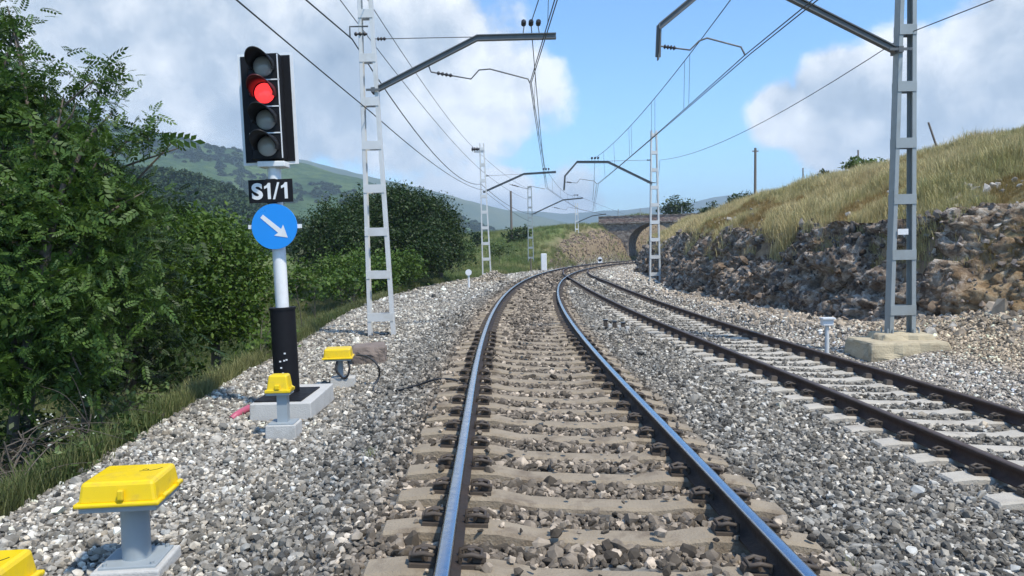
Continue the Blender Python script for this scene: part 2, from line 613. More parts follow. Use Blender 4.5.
def rock_mat():
    m, t, b = new_mat('rock_face')
    g = t.node('ShaderNodeNewGeometry')
    pos = g.outputs['Position']
    n1 = t.noise(pos, 0.45, 8, 0.7, 0.6)
    n2 = t.noise(pos, 4.2, 9, 0.78, 0.3)
    n3 = t.noise(pos, 16, 6, 0.7)
    vo = t.node('ShaderNodeTexVoronoi', feature='F1')
    vo.inputs['Scale'].default_value = 5.5
    t.link(pos, vo.inputs['Vector'])
    sc = t.node('ShaderNodeSeparateColor')
    t.link(vo.outputs['Color'], sc.inputs[0])
    f = t.math('ADD', t.math('MULTIPLY', n2.outputs[0], 0.75), t.math('ADD', t.math('MULTIPLY', sc.outputs[0], 0.16), t.math('MULTIPLY', n3.outputs[0], 0.18)))
    c = t.ramp(f, [(0.38, (0.055, 0.043, 0.037)), (0.50, (0.19, 0.145, 0.11)), (0.58, (0.33, 0.27, 0.21)), (0.68, (0.58, 0.52, 0.45))])
    c = t.mix(t.smooth(n1.outputs[0], 0.50, 0.68, 0, 0.7), c, t.ramp(n2.outputs[0], [(0.3, (0.12, 0.075, 0.04)), (0.7, (0.34, 0.22, 0.11))]))
    sp = t.node('ShaderNodeSeparateXYZ')
    t.link(pos, sp.inputs[0])
    och = t.smooth(t.math('ADD', sp.outputs[1], t.math('MULTIPLY', n1.outputs[0], 3.0)), 19.2, 17.2, 0, 0.8)
    c = t.mix(och, c, t.ramp(n2.outputs[0], [(0.3, (0.15, 0.09, 0.045)), (0.5, (0.36, 0.235, 0.11)), (0.7, (0.52, 0.40, 0.22))]))
    t.link(c, b.inputs['Base Color'])
    b.inputs['Roughness'].default_value = 0.95
    b.inputs['Specular IOR Level'].default_value = 0.2
    bp = t.node('ShaderNodeBump')
    bp.inputs['Strength'].default_value = 1
    bp.inputs['Distance'].default_value = 0.07
    t.link(t.math('ADD', n2.outputs[0], t.math('MULTIPLY', n3.outputs[0], 0.4)), bp.inputs['Height'])
    t.link(bp.outputs[0], b.inputs['Normal'])
    return m


M['rock'] = rock_mat()


# ------------------------------------------------------------------ alignment of the two tracks
def xc(y):
    y = np.asarray(y, float)
    yy = np.minimum(y, 170.0)
    b = 0.6 - 0.022 * yy + np.maximum(0, yy - 8) ** 2 / 506
    return b + np.maximum(0, y - 170) * 0.618


def mc(y):
    y = np.minimum(np.asarray(y, float), 170)
    return -0.022 + 2 * np.maximum(0, y - 8) / 506


def zt(y):
    y = np.asarray(y, float)
    return -5e-5 * np.clip(y, 0, 130) ** 2


CANT = 0.11 / 1.74
SEP_Y = [-20, 0, 6, 10, 15, 20, 30, 40, 50, 60, 66, 70]
SEP_V = [4.75, 4.65, 4.55, 4.5, 4.25, 3.9, 3.15, 2.3, 1.2, 0.38, 0.1, 0.0]


def _pchip(xs, ys):
    xs, ys = np.array(xs, float), np.array(ys, float)
    m = np.gradient(ys, xs)

    def f(x):
        x = np.clip(np.asarray(x, float), xs[0], xs[-1])
        i = np.clip(np.searchsorted(xs, x) - 1, 0, len(xs) - 2)
        h = xs[i + 1] - xs[i]
        t = (x - xs[i]) / h
        return ((2 * t ** 3 - 3 * t ** 2 + 1) * ys[i] + (t ** 3 - 2 * t ** 2 + t) * h * m[i] + (-2 * t ** 3 + 3 * t ** 2) * ys[i + 1] + (t ** 3 - t ** 2) * h * m[i + 1])
    return f


sep = _pchip(SEP_Y, SEP_V)


def z2(y):
    s = sep(y)
    return zt(y) - s * CANT - 0.12 * (1 - sstep(12, 42, y))


def x2(y):
    return xc(y) + sep(y)


def m2(y):
    return (x2(np.asarray(y) + 0.05) - x2(np.asarray(y) - 0.05)) / 0.1


EDGE = _pchip([-15, 0, 7, 10, 12.5, 17, 27, 37, 47, 57, 75, 95, 130], [4.4, 4.5, 4.5, 4.7, 4.85, 5.15, 6.2, 6.7, 6.9, 6.5, 5.0, 3.6, 3.4])
XW = _pchip([-15, 5, 10, 14, 16, 17.3, 18.7, 24.3, 33, 38, 43, 50, 60, 70, 80, 95, 110, 130], [12, 11.9, 11.6, 11.0, 10.3, 9.2, 8.5, 7.9, 7.2, 7.7, 8.4, 9.1, 9.9, 11.6, 14.0, 18.8, 24.3, 32.5])


def xw(y):
    return np.where(np.asarray(y) > 130, xc(y) + (32.5 - xc(130.0)), XW(y))


def profile(y):
    """lateral offsets from the main centreline and heights of the ground at one y"""
    y = float(y)
    z0, s, E, W = float(zt(y)), float(sep(y)), float(EDGE(y)), float(xw(y) - xc(y))
    zb = float(z2(y))
    k = []
    near = 1 - sstep(24, 50, y)             # bank falling to the stream
    far = sstep(62, 112, y)                 # hill to the left of the bridge
    mid = 1 - near - far
    cut = 3.0 * float(sstep(121, 138, y))   # deeper cutting beyond the bridge
    L = lambda a, b, c: a * near + b * mid + c * far
    k.append((-1500, L(-9, -9, -4)))
    k.append((-E - 300, L(-8, -8, -2)))
    k.append((-E - 90, L(-6, -4.5, -1.0)))
    k.append((-E - 40, L(-4.5, -2.6, 1.5)))
    k.append((-E - 14, L(-3.2, -1.1, 3.7) + 0.35 * cut))
    k.append((-E - 5, L(-2.7, -0.7, 4.5) + 0.8 * cut))
    k.append((-E - 1.7, L(-1.55, -0.55, 2.6) + cut))
    k.append((-E, z0 - 0.5))
    k.append((-2.7, z0 - 0.46))
    k.append((-1.75, z0 - 0.25))
    k.append((-1.35, z0 + 1.35 * CANT - 0.235))
    k.append((1.35, z0 - 1.35 * CANT - 0.235))
    if s > 3.5:
        k.append((1.6, z0 - 1.5 * CANT - 0.27))
        k.append((s - 1.55, zb + 1.5 * CANT * .8 - 0.212))
    k.append((max(s + 1.35, 1.5), zb - 1.35 * CANT - 0.215 if s > .4 else z0 - 1.5 * CANT - 0.3))
    k.append((max(s + 1.9, 2.1), zb - 0.36))
    nb = 1 - sstep(15.5, 18.5, y)            # rubble apron where the cutting steps back
    top = 1.95 + 0.35 * nb - 0.2 * sstep(40, 90, y) + 0.25 * float(vnoise(y * 0.35, 3.3))
    k.append((W - 1.6, z0 - 0.45 * (1 - nb) - 0.30 * nb))
    k.append((W + 0.25, z0 - 0.4 * (1 - nb) + 0.15 * nb))
    k.append((W + 0.9 + 0.5 * nb, top * 0.8))
    k.append((W + 1.2 + 0.7 * nb, top))
    k.append((W + 4.0, top + 1.25))
    k.append((W + 7.5, top + 2.15 + 0.3 * (1 - sstep(22, 38, y))))
    k.append((W + 11.0, 4.75 + 0.75 * (1 - sstep(22, 38, y))))
    k.append((W + 20, 5.0 + 0.5 * (1 - sstep(22, 38, y))))
    k.append((W + 80, 5.0))
    k.append((W + 300, 3.0))
    k.append((2500, -2.0))
    return k


US = np.concatenate([[-1500, -900, -600, -420, -300, -220, -160, -120, -95, -75, -60, -50, -42, -36, -31, -27, -24, -21.5, -19, -17, -15.5, -14],
                     np.arange(-13, -7.5, 0.5), np.arange(-7.5, 14, 0.22), np.arange(14, 26, 0.6), [27, 29, 32, 36, 42, 50, 62, 80, 100, 140, 200, 300, 450, 700, 1100, 1700, 2500]])
YS = np.concatenate([np.arange(-14, 36, 0.4), np.arange(36, 80, 0.8), np.arange(80, 132, 1.3), [134, 137, 141, 146, 152, 160, 172, 190, 215, 250, 300, 380, 500, 700, 1000, 1500, 2300, 3500]])
HZ = np.zeros((len(YS), len(US)))
for i, y in enumerate(YS):
    kk = profile(min(y, 140))
    a = np.array([q[0] for q in kk])
    a = np.maximum.accumulate(a + np.arange(len(a)) * 1e-6)
    HZ[i] = np.interp(US, a, [q[1] for q in kk])
YY, UU = np.meshgrid(YS, US, indexing='ij')
XX = xc(YY) + UU
WW = xw(YY) - xc(YY)
off = np.maximum(sstep(EDGE(np.minimum(YY, 130)) + 0.1, EDGE(np.minimum(YY, 130)) + 2.0, -UU), sstep(WW - 0.8, WW + 1.5, UU))
HZ += off * (0.24 * fbm(XX * 0.45, YY * 0.45) + 0.45 * fbm(XX * 0.07, YY * 0.07) * sstep(WW + 6, WW + 14, UU) + 0.5 * fbm(XX * 0.05, YY * 0.05) * sstep(9, 20, -UU))
HZ += (1 - off) * 0.02 * fbm(XX * 1.5, YY * 1.5)
# far ground sinks to the valley floor
HZ -= sstep(200, 360, YY) * 8.0 * np.ones_like(HZ)


def H(x, y):
    x, y = np.atleast_1d(np.asarray(x, float)), np.atleast_1d(np.asarray(y, float))
    u = x - xc(y)
    i = np.clip(np.searchsorted(YS, y) - 1, 0, len(YS) - 2)
    j = np.clip(np.searchsorted(US, u) - 1, 0, len(US) - 2)
    a = np.clip((y - YS[i]) / (YS[i + 1] - YS[i]), 0, 1)
    b = np.clip((u - US[j]) / (US[j + 1] - US[j]), 0, 1)
    return (HZ[i, j] * (1 - a) * (1 - b) + HZ[i + 1, j] * a * (1 - b) + HZ[i, j + 1] * (1 - a) * b + HZ[i + 1, j + 1] * a * b)


def h1(x, y):
    return float(H(x, y)[0])


def grid_faces(ny, nx):
    i, j = np.meshgrid(np.arange(ny - 1), np.arange(nx - 1), indexing='ij')
    a = i * nx + j
    return np.stack([a, a + 1, a + nx + 1, a + nx], -1).reshape(-1, 4)


me = np_mesh('ground', np.stack([XX, YY, HZ], -1).reshape(-1, 3), grid_faces(len(YS), len(US)), M['ground'], True)
EE = EDGE(np.minimum(YY, 130))
ballast = sstep(0.5, 0.0, -UU - EE) * sstep(0.9, 0.2, UU - (WW - 1.3)) * (YY < 125)
grn = np.where(UU < 0, 0.75 + 0.25 * fbm(XX * .1, YY * .1), 0.10 + 0.15 * fbm(XX * 0.2, YY * .2))
earth = sstep(WW - 1.8, WW - 0.6, UU) * sstep(WW + 1.3, WW + 0.8, UU)
earth = np.maximum(earth, 0.9 * sstep(75, 95, YY) * sstep(3.0, 4.5, -UU) * sstep(9, 6, -UU) * (YY < 175))
zone = np.stack([ballast, np.clip(grn, 0, 1), np.clip(earth, 0, 1), np.ones_like(earth)], -1).reshape(-1, 4).astype(np.float32)
at_ = me.color_attributes.new('zone', 'FLOAT_COLOR', 'POINT')
at_.data.foreach_set('color', zone.ravel())
tag(mesh_obj('ground', me), kind='structure')


# ------------------------------------------------------------------ far hills
def hill(name, sky_pts, r0, r1, r2, m, rough, nu=160, nv=26, zfoot=-12.0, amp=1.0):
    """ridge whose crest stands at distance r1; foot at r0, back foot at r2"""
    px = np.array([p[0] for p in sky_pts], float)
    py = np.array([p[1] for p in sky_pts], float)
    q = np.linspace(px[0], px[-1], nu)
    yv = np.interp(q, px, py)
    k = np.hanning(7)
    k /= k.sum()
    yv = np.convolve(np.pad(yv, 3, 'edge'), k, 'valid')
    V = []
    for t in np.linspace(0, 1, nv):
        for a, b in zip(q, yv):
            d = ray(a, b)
            zr = CH + d[2] * r1
            if t < 0.7:
                f = t / 0.7
                r = r0 + (r1 - r0) * f
                z = zfoot + (zr - zfoot) * (0.25 * f + 0.75 * f ** 1.5)
            else:
                f = (t - 0.7) / 0.3
                r = r1 + (r2 - r1) * f
                z = zr + (zfoot - zr) * f ** 1.3
            V.append((d[0] * r, r, z))
    V = np.array(V)
    g = np.clip((V[:, 2] - zfoot) / (np.max(V[:, 2]) - zfoot), 0, 1)
    V[:, 2] += rough * amp * g * fbm(V[:, 0] / (r1 * 0.12), V[:, 1] / (r1 * 0.12), 0, 5)
    me = np_mesh(name, V, grid_faces(nv, nu), m, True)
    return tag(mesh_obj(name, me), kind='structure'), V


_, GREENV = hill('hills', [(-420, 56), (-300, 60), (-100, 78), (60, 98), (160, 128), (230, 147), (300, 160), (360, 174), (410, 193), (450, 211), (490, 227), (530, 240)], 380, 1050, 1700, M['hill_green'], 13)
hill('hills', [(120, 138), (220, 146), (300, 157), (350, 166), (400, 177), (450, 193), (500, 207), (560, 220), (620, 232)], 1500, 2200, 2900, M['hill_far'], 20)
hill('hills', [(300, 190), (380, 188), (450, 201), (500, 208), (560, 212), (620, 210), (660, 204), (710, 197), (760, 190), (820, 192), (900, 200), (1000, 195), (1300, 185)], 2600, 3300, 4100, M['hill_far'], 28)
_, WOODV = hill('hills', [(-500, 120), (-100, 140), (100, 158), (165, 168), (200, 178), (240, 195), (280, 215), (310, 232), (345, 255)], 110, 300, 480, M['hill_dark'], 3, zfoot=-7.0)


# ------------------------------------------------------------------ scattering by geometry nodes (stones, grass, far wood)
def proto_collection(name, meshes):
    c = bpy.data.collections.new(name)
    for i, me in enumerate(meshes):
        c.objects.link(bpy.data.objects.new('%s_%02d' % (name, i), me))
    return c


def scatter(name, pts, rot, scl, idx, col, coll, parent=None):
    me = bpy.data.meshes.new(name)
    n = len(pts)
    me.vertices.add(n)
    me.vertices.foreach_set('co', np.asarray(pts, np.float32).ravel())
    a = me.attributes.new('rot', 'FLOAT_VECTOR', 'POINT')
    a.data.foreach_set('vector', np.asarray(rot, np.float32).ravel())
    a = me.attributes.new('scl', 'FLOAT_VECTOR', 'POINT')
    a.data.foreach_set('vector', np.asarray(scl, np.float32).ravel())
    a = me.attributes.new('idx', 'INT', 'POINT')
    a.data.foreach_set('value', np.asarray(idx, np.int32))
    a = me.attributes.new('col', 'FLOAT_COLOR', 'POINT')
    c4 = np.ones((n, 4), np.float32)
    c4[:, :3] = col
    a.data.foreach_set('color', c4.ravel())
    o = mesh_obj(name, me, parent)
    ng = bpy.data.node_groups.new('scatter_' + name, 'GeometryNodeTree')
    ng.interface.new_socket('Geometry', in_out='INPUT', socket_type='NodeSocketGeometry')
    ng.interface.new_socket('Geometry', in_out='OUTPUT', socket_type='NodeSocketGeometry')
    N = ng.nodes
    gi, go = N.new('NodeGroupInput'), N.new('NodeGroupOutput')
    ci = N.new('GeometryNodeCollectionInfo')
    ci.inputs['Collection'].default_value = coll
    ci.inputs['Separate Children'].default_value = True
    ci.inputs['Reset Children'].default_value = True
    ip = N.new('GeometryNodeInstanceOnPoints')
    ip.inputs['Pick Instance'].default_value = True

    def attr(nm, dt):
        q = N.new('GeometryNodeInputNamedAttribute')
        q.data_type = dt
        q.inputs['Name'].default_value = nm
        return q.outputs[0]
    L = ng.links.new
    L(gi.outputs[0], ip.inputs['Points'])
    L(ci.outputs[0], ip.inputs['Instance'])
    L(attr('idx', 'INT'), ip.inputs['Instance Index'])
    e2r = N.new('FunctionNodeEulerToRotation')
    L(attr('rot', 'FLOAT_VECTOR'), e2r.inputs[0])
    L(e2r.outputs[0], ip.inputs['Rotation'])
    L(attr('scl', 'FLOAT_VECTOR'), ip.inputs['Scale'])
    L(ip.outputs[0], go.inputs[0])
    md = o.modifiers.new('scatter', 'NODES')
    md.node_group = ng
    return tag(o, kind='stuff')


def stone_mesh(seed, m, npts=20, flat=0.62):
    r = np.random.default_rng(seed)
    p = r.normal(size=(npts, 3))
    p /= np.linalg.norm(p, axis=1)[:, None]
    p *= 0.5 * (0.82 + 0.3 * r.random((npts, 1)))
    p *= np.array([1.0, 0.6 + 0.35 * r.random(), flat * (0.75 + 0.5 * r.random())])
    bm = bmesh.new()
    for q in p:
        bm.verts.new(q)
    res = bmesh.ops.convex_hull(bm, input=bm.verts)
    bmesh.ops.delete(bm, geom=[v for v in bm.verts if not v.link_faces], context='VERTS')
    me = bpy.data.meshes.new('stone_shape')
    bm.to_mesh(me)
    bm.free()
    me.materials.append(m)
    return me


STONES = proto_collection('stone_shape', [stone_mesh(100 + i, M['stone']) for i in range(14)])
ROCKS = proto_collection('rock_shape', [stone_mesh(300 + i, M['rockpiece'], 16, 0.75) for i in range(14)])


def in_view(x, y, side=1.6, lo=-60, hi=1084):
    xl = (lo - 512) / F * y - side
    xr = (hi - 512) / F * y + side
    return (x > xl) & (x < xr)


# arc length of the centrelines, so that sleepers stand 0.6 m apart
def arclen(fx):
    ys = np.arange(-14, 140, 0.05)
    xs = fx(ys)
    s = np.concatenate([[0], np.cumsum(np.hypot(np.diff(xs), np.diff(ys)))])
    return ys, s


AY1, AS1 = arclen(xc)
AY2, AS2 = arclen(x2)
SP1 = SP2 = 0.6
S1_0 = float(np.interp(3.98, AY1, AS1)) % SP1     # phase: a sleeper crosses the left rail at y = 4.0
S2_0 = float(np.interp(6.66, AY2, AS2)) % SP2


def track_coords(x, y, fx, fm, AY, AS):
    y0 = y.copy()
    for _ in range(2):
        m_ = fm(y0)
        c = 1 / np.sqrt(1 + m_ * m_)
        un = (x - fx(y0)) * c + (y - y0) * (-m_ * c)
        y0 = y + un * m_ * c
    m_ = fm(y0)
    c = 1 / np.sqrt(1 + m_ * m_)
    un = (x - fx(y0)) * c - (y - y0) * m_ * c
    return un, np.interp(y0, AY, AS), y0


def ballast_points(y0, y1, dens, size, seed):
    r = np.random.default_rng(seed)
    xmin, xmax = -7.5 + min(0, 0), 12.5 + max(0, float(xc(y1)))
    n = int((y1 - y0) * (xmax - xmin) * dens)
    x = r.uniform(xmin, xmax, n)
    y = r.uniform(y0, y1, n)
    k = in_view(x, y)
    u = x - xc(y)
    W = xw(y) - xc(y)
    k &= (u > -EDGE(y) - 0.35 - 0.5 * r.random(n) ** 2) & (u < W - 0.2)
    x, y, u, W = x[k], y[k], u[k], W[k]
    n = len(x)
    un1, s1, _ = track_coords(x, y, xc, mc, AY1, AS1)
    un2, s2, _ = track_coords(x, y, x2, m2, AY2, AS2)
    ds1 = np.abs((s1 - S1_0 + SP1 / 2) % SP1 - SP1 / 2)
    ds2 = np.abs((s2 - S2_0 + SP2 / 2) % SP2 - SP2 / 2)
    d = size * np.exp(r.normal(0, 0.28, n)) * (1 + 0.22 * (np.abs(un1) < 1.3))
    spill = r.random(n)
    bad = (np.abs(un1) < 1.33) & (ds1 < 0.13 + d * 0.38) & (spill > 0.03)
    bad |= (np.abs(np.abs(un1) - 0.87) < 0.045 + d * 0.15)
    on2 = (y < 46)
    bad |= on2 & (np.abs(un2) < 1.33) & (ds2 < 0.125 + d * 0.36) & (spill > 0.03)
    bad |= (y < 66) & (np.abs(np.abs(un2) - 0.87) < 0.075 + d * 0.3)
    for cx, cy, hx, hy in EXCL:
        bad |= (np.abs(x - cx) < hx) & (np.abs(y - cy) < hy)
    g = ~bad
    x, y, u, W, un1, un2, d, ds1 = x[g], y[g], u[g], W[g], un1[g], un2[g], d[g], ds1[g]
    n = len(x)
    z = H(x, y) + d * (0.05 + 0.30 * r.random(n))
    over = (np.abs(un1) < 1.33) & (ds1 < 0.14)
    z = np.where(over, zt(y) - un1 * CANT - 0.165 + d * .2, z)
    # colours: grey limestone, dusty brown inside the main track, paler on the fresh left bench and by the cutting
    v = r.random(n)
    tone = np.clip(0.19 + 0.075 * r.normal(size=n), 0.07, 0.45)
    tone = np.where(v > 0.87, r.uniform(0.34, 0.60, n), tone)
    tone = np.where(v < 0.14, r.uniform(0.05, 0.10, n), tone)
    warm = 0.03 * r.normal(size=n)
    patch = fbm(x * 0.6, y * 0.6)
    left = sstep(1.9, 3.0, -u)
    tone = tone * (1 + 0.25 * left) + 0.05 * left
    right = sstep(1.2, 2.2, un2) * (un2 > 0)
    tone = tone * (1 + 0.45 * right) + 0.07 * right
    near_r = right * sstep(26, 14, y)
    inside = sstep(1.5, 1.1, np.abs(un1))
    shoulder = sstep(2.0, 1.3, -un1) * (un1 < 0)
    col = np.stack([tone * (1.09 + warm), tone, tone * (0.84 - warm)], 1)
    br = np.clip(0.95 * inside + 0.45 * shoulder + 0.18 * patch, 0, 0.9)[:, None]
    col = col * (1 - br) + br * np.stack([tone * 0.95, tone * 0.77, tone * 0.58], 1)
    cream = np.clip(0.65 * right + 0.35 * near_r, 0, 1)[:, None]
    col = col * (1 - cream) + cream * np.stack([tone * 1.14, tone * 1.0, tone * 0.82], 1)
    tan = (sstep(2.6, 3.6, un2) * sstep(24, 15, y))[:, None]
    col = col * (1 - tan) + tan * np.stack([tone * 1.1, tone * 0.88, tone * 0.62], 1)
    col = np.clip(col, 0.02, 0.75)
    rot = np.stack([r.normal(0, 0.35, n), r.normal(0, 0.35, n), r.uniform(0, 2 * pi, n)], 1)
    tilt = r.random(n) < 0.25
    rot[tilt, :2] = r.uniform(-pi, pi, (tilt.sum(), 2))
    scl = d[:, None] * (1 + 0.12 * r.normal(size=(n, 3)))
    return np.stack([x, y, z], 1), rot, scl, r.integers(0, 14, n), col


# footings that stand in the ballast: x, y, half sizes
EXCL = [(-2.74, 9.8, 0.40, 0.72), (-2.42, 4.83, 0.25, 0.25), (-2.46, 3.38, 0.25, 0.25), (-2.52, 8.33, 0.17, 0.17), (-2.56, 11.35, 0.17, 0.15),
        (-3.08, 18.3, 0.35, 0.2), (7.35, 15.0, 0.75, 0.6)]

parts = [ballast_points(2.0, 8.0, 1050, 0.047, 1), ballast_points(8.0, 15.0, 800, 0.052, 2), ballast_points(15.0, 30.0, 420, 0.068, 3), ballast_points(30.0, 110.0, 110, 0.12, 4)]
bp = [np.concatenate([p[i] for p in parts]) for i in range(5)]
tag(scatter('ballast_stones', *bp, STONES), 'loose grey and pale limestone ballast stones around both tracks', 'ballast')
print('ballast stones', len(bp[0]))


# ------------------------------------------------------------------ tracks
RAIL_P = [(-.036, -.012), (-.031, -.003), (-.02, 0), (.02, 0), (.031, -.003), (.036, -.012), (.036, -.038), (.010, -.052), (.010, -.125), (.07, -.145), (.07, -.157),
          (-.07, -.157), (-.07, -.145), (-.010, -.125), (-.010, -.052), (-.036, -.038)]


def rail(name, fx, fm, fz, side, y0, y1, mats, parent):
    ys = np.concatenate([np.arange(y0, min(30, y1), 0.5), np.arange(30, y1 + 0.01, 1.0)]) if y1 > 30 else np.arange(y0, y1, 0.5)
    m_ = fm(ys)
    c = 1 / np.sqrt(1 + m_ * m_)
    V = []
    for y, x, mm, cc, z in zip(ys, fx(ys), m_, c, fz(ys)):
        for v, dz in RAIL_P:
            u = side * 0.87 + v
            V.append((x + u * cc, y - u * mm * cc, z - side * 0.87 * CANT + dz))
    n = len(RAIL_P)
    F_, mi = [], []
    for i in range(len(ys) - 1):
        for k in range(n):
            F_.append((i * n + k, (i + 1) * n + k, (i + 1) * n + (k + 1) % n, i * n + (k + 1) % n))
            mi.append(0 if k <= 4 else 1)
    return mesh_obj(name, np_mesh(name, V, F_, mats, False, mi), parent)


def sleeper_mesh(m):
    mb = MB()
    us = [-1.30, -1.285, -1.1, -0.62, -0.40, 0.0, 0.40, 0.62, 1.1, 1.285, 1.30]
    tops = [-0.045, -0.025, 0.0, 0.0, -0.035, -0.04, -0.035, 0.0, 0.0, -0.025, -0.045]
    V = []
    for u, t in zip(us, tops):
        w = 0.100 if abs(u) > 0.5 else 0.09
        V += [(u, -0.125, -0.22), (u, -w - 0.012, t - 0.018), (u, -w + 0.008, t), (u, w - 0.008, t), (u, w + 0.012, t - 0.018), (u, 0.125, -0.22)]
    n = 6
    fs = [tuple(range(n))]
    for i in range(len(us) - 1):
        for k in range(n):
            fs.append((i * n + k, i * n + (k + 1) % n, (i + 1) * n + (k + 1) % n, (i + 1) * n + k))
    b = (len(us) - 1) * n
    fs.append(tuple(range(b + n - 1, b - 1, -1)))
    mb.add(V, fs)
    return mb.mesh('sleeper', m)


def clip_mesh(m):
    mb = MB()
    mb.box((0, 0, 0.010), (0.14, 0.12, 0.020))
    mb.tube([(-0.06, -0.045, 0.03), (-0.06, -0.05, 0.065), (0.0, -0.052, 0.075), (0.05, -0.045, 0.06), (0.05, 0.045, 0.06), (0.0, 0.052, 0.075), (-0.06, 0.05, 0.065), (-0.06, 0.045, 0.03)], 0.013, 6)
    mb.tube([(-0.005, 0, 0.02), (-0.005, 0, 0.085)], 0.02, 6, smooth=False)
    mb.box((0.04, 0, 0.04), (0.07, 0.06, 0.03))
    return mb.mesh('rail_clip', m)


def make_track(root, fx, fm, fz, AY, AS, S0, SP, smat, y_near, y_clip, y_end, y_sl_end):
    sm, cm = sleeper_mesh(smat), clip_mesh(M['clip'])
    S = S0
    far_v, far_f = [], []
    n = 0
    smn = np.array([v.co[:] for v in sm.vertices])
    cb = MB()
    while S < AS[-1]:
        y = float(np.interp(S, AS, AY))
        S += SP
        if y < -3: continue
        if y > y_sl_end: break
        mm = float(fm(y))
        rz = -math.atan(mm)
        Mx = Matrix.Translation((float(fx(y)), y, float(fz(y)) - 0.163)) @ Matrix.Rotation(rz, 4, 'Z') @ Matrix.Rotation(math.atan(CANT), 4, 'Y')
        jit = Matrix.Rotation(random.gauss(0, 0.006), 4, 'Z') @ Matrix.Translation((random.gauss(0, 0.012), 0, 0))
        if y < y_near:
            o = mesh_obj('sleeper', sm, root)
            o.matrix_basis = Mx @ jit
            n += 1
            if y < y_clip and y > 1.5:
                for side in (-1, 1):
                    for q in (-1, 1):
                        c = mesh_obj('rail_clip', cm, o)
                        c.matrix_basis = Matrix.Translation((side * 0.87 + q * 0.125, 0, 0.0)) @ Matrix.Rotation(0 if q > 0 else pi, 4, 'Z')
                continue
        else:
            ext = max(0.0, float(sep(y))) if y < 66 and fx is xc and y > 44 else 0.0
            Vw = []
            for v in smn:
                w = v.copy()
                if w[0] > 0: w[0] *= (1.3 + ext) / 1.3
                Vw.append((Mx @ Vector(w))[:])
            b = len(far_v)
            far_v += Vw
            far_f += [tuple(b + i for i in p.vertices) for p in sm.polygons]
        for side in (-1, 1):
            for q in (-1, 1):
                if y < 40:
                    cb.box(Mx @ Vector((side * 0.87 + q * 0.125, 0, 0.035)), (0.13, 0.12, 0.07), 0, Mx.to_3x3(), 0.6)
    if far_v:
        me = bpy.data.meshes.new('distant_sleepers')
        me.from_pydata(far_v, [], far_f)
        me.materials.append(smat)
        tag(mesh_obj('distant_sleepers', me, root), kind='stuff')
    if cb.v:
        tag(cb.build('distant_rail_clips', M['clip'], root), kind='stuff')
    print('sleepers', n)


t1 = tag(empty('railway_track'), 'main electrified track with shiny worn rails on brown dusty concrete sleepers', 'railway track')
rail('rail', xc, mc, zt, -1, -8, 131, [M['steel'], M['rust']], t1)
rail('rail', xc, mc, zt, 1, -8, 131, [M['steel'], M['rust']], t1)
make_track(t1, xc, mc, zt, AY1, AS1, S1_0, SP1, M['sleeper'], 44, 15, 128, 128)
t2 = tag(empty('railway_track'), 'side track with rusty brown rails on pale concrete sleepers beside the rock cutting', 'railway track')
rail('rail', x2, m2, z2, -1, -8, 62, [M['steel_dull'], M['rust_side']], t2)
rail('rail', x2, m2, z2, 1, -8, 62, [M['steel_dull'], M['rust_side']], t2)
make_track(t2, x2, m2, z2, AY2, AS2, S2_0, SP2, M['sleeper2'], 44, 11, 44.5, 44.5)

# ------------------------------------------------------------------ rock cutting on the right
def worley(x, y, z, seed=0):
    """cell value and crack distance (F2 - F1) of a jittered lattice"""
    xi, yi, zi = np.floor(x).astype(int), np.floor(y).astype(int), np.floor(z).astype(int)
    f1 = np.full(x.shape, 9.0)
    f2 = np.full(x.shape, 9.0)
    val = np.zeros(x.shape)

    def hsh(a, b_, c, k):
        return _perm[(a * 73856093 ^ b_ * 19349663 ^ c * 83492791 ^ (k + seed) * 2654435761) & 65535]
    for dx in (-1, 0, 1):
        for dy in (-1, 0, 1):
            for dz in (-1, 0, 1):
                a, b_, c = xi + dx, yi + dy, zi + dz
                dd = (a + hsh(a, b_, c, 1) - x) ** 2 + (b_ + hsh(a, b_, c, 2) - y) ** 2 + (c + hsh(a, b_, c, 3) - z) ** 2
                v = hsh(a, b_, c, 4)
                nw = dd < f1
                f2 = np.where(nw, f1, np.minimum(f2, dd))
                val = np.where(nw, v, val)
                f1 = np.where(nw, dd, f1)
    return val, np.sqrt(f2) - np.sqrt(f1)


wy = np.concatenate([np.arange(5, 12, 0.12), np.arange(12, 36, 0.045), np.arange(36, 70, 0.12), np.arange(70, 150, 0.3)])
nt = 62
RV = np.zeros((len(wy), nt, 3))
tt = np.linspace(0, 1, nt)
for i, y in enumerate(wy):
    nb = 1 - float(sstep(15.5, 18.5, y))
    x0 = float(xw(y))
    prof = profile(y)
    top = prof[-8][1]
    f0 = prof[-10][1]
    RV[i, :, 0] = x0 - 0.2 + tt ** 1.15 * (1.15 + 0.9 * nb)
    RV[i, :, 1] = y
    RV[i, :, 2] = f0 - 0.25 + (top + 0.05 - f0 + 0.25) * tt
X_, Y_, Z_ = RV[..., 0], RV[..., 1], RV[..., 2]
wx, wyy, wz = X_ + 0.25 * fbm(X_, Y_, Z_ * 1.3, 3), Y_ + 0.3 * fbm(X_ + 9, Y_, Z_ * 1.3, 3), Z_ + 0.2 * fbm(X_ + 4, Y_ + 7, Z_, 3)
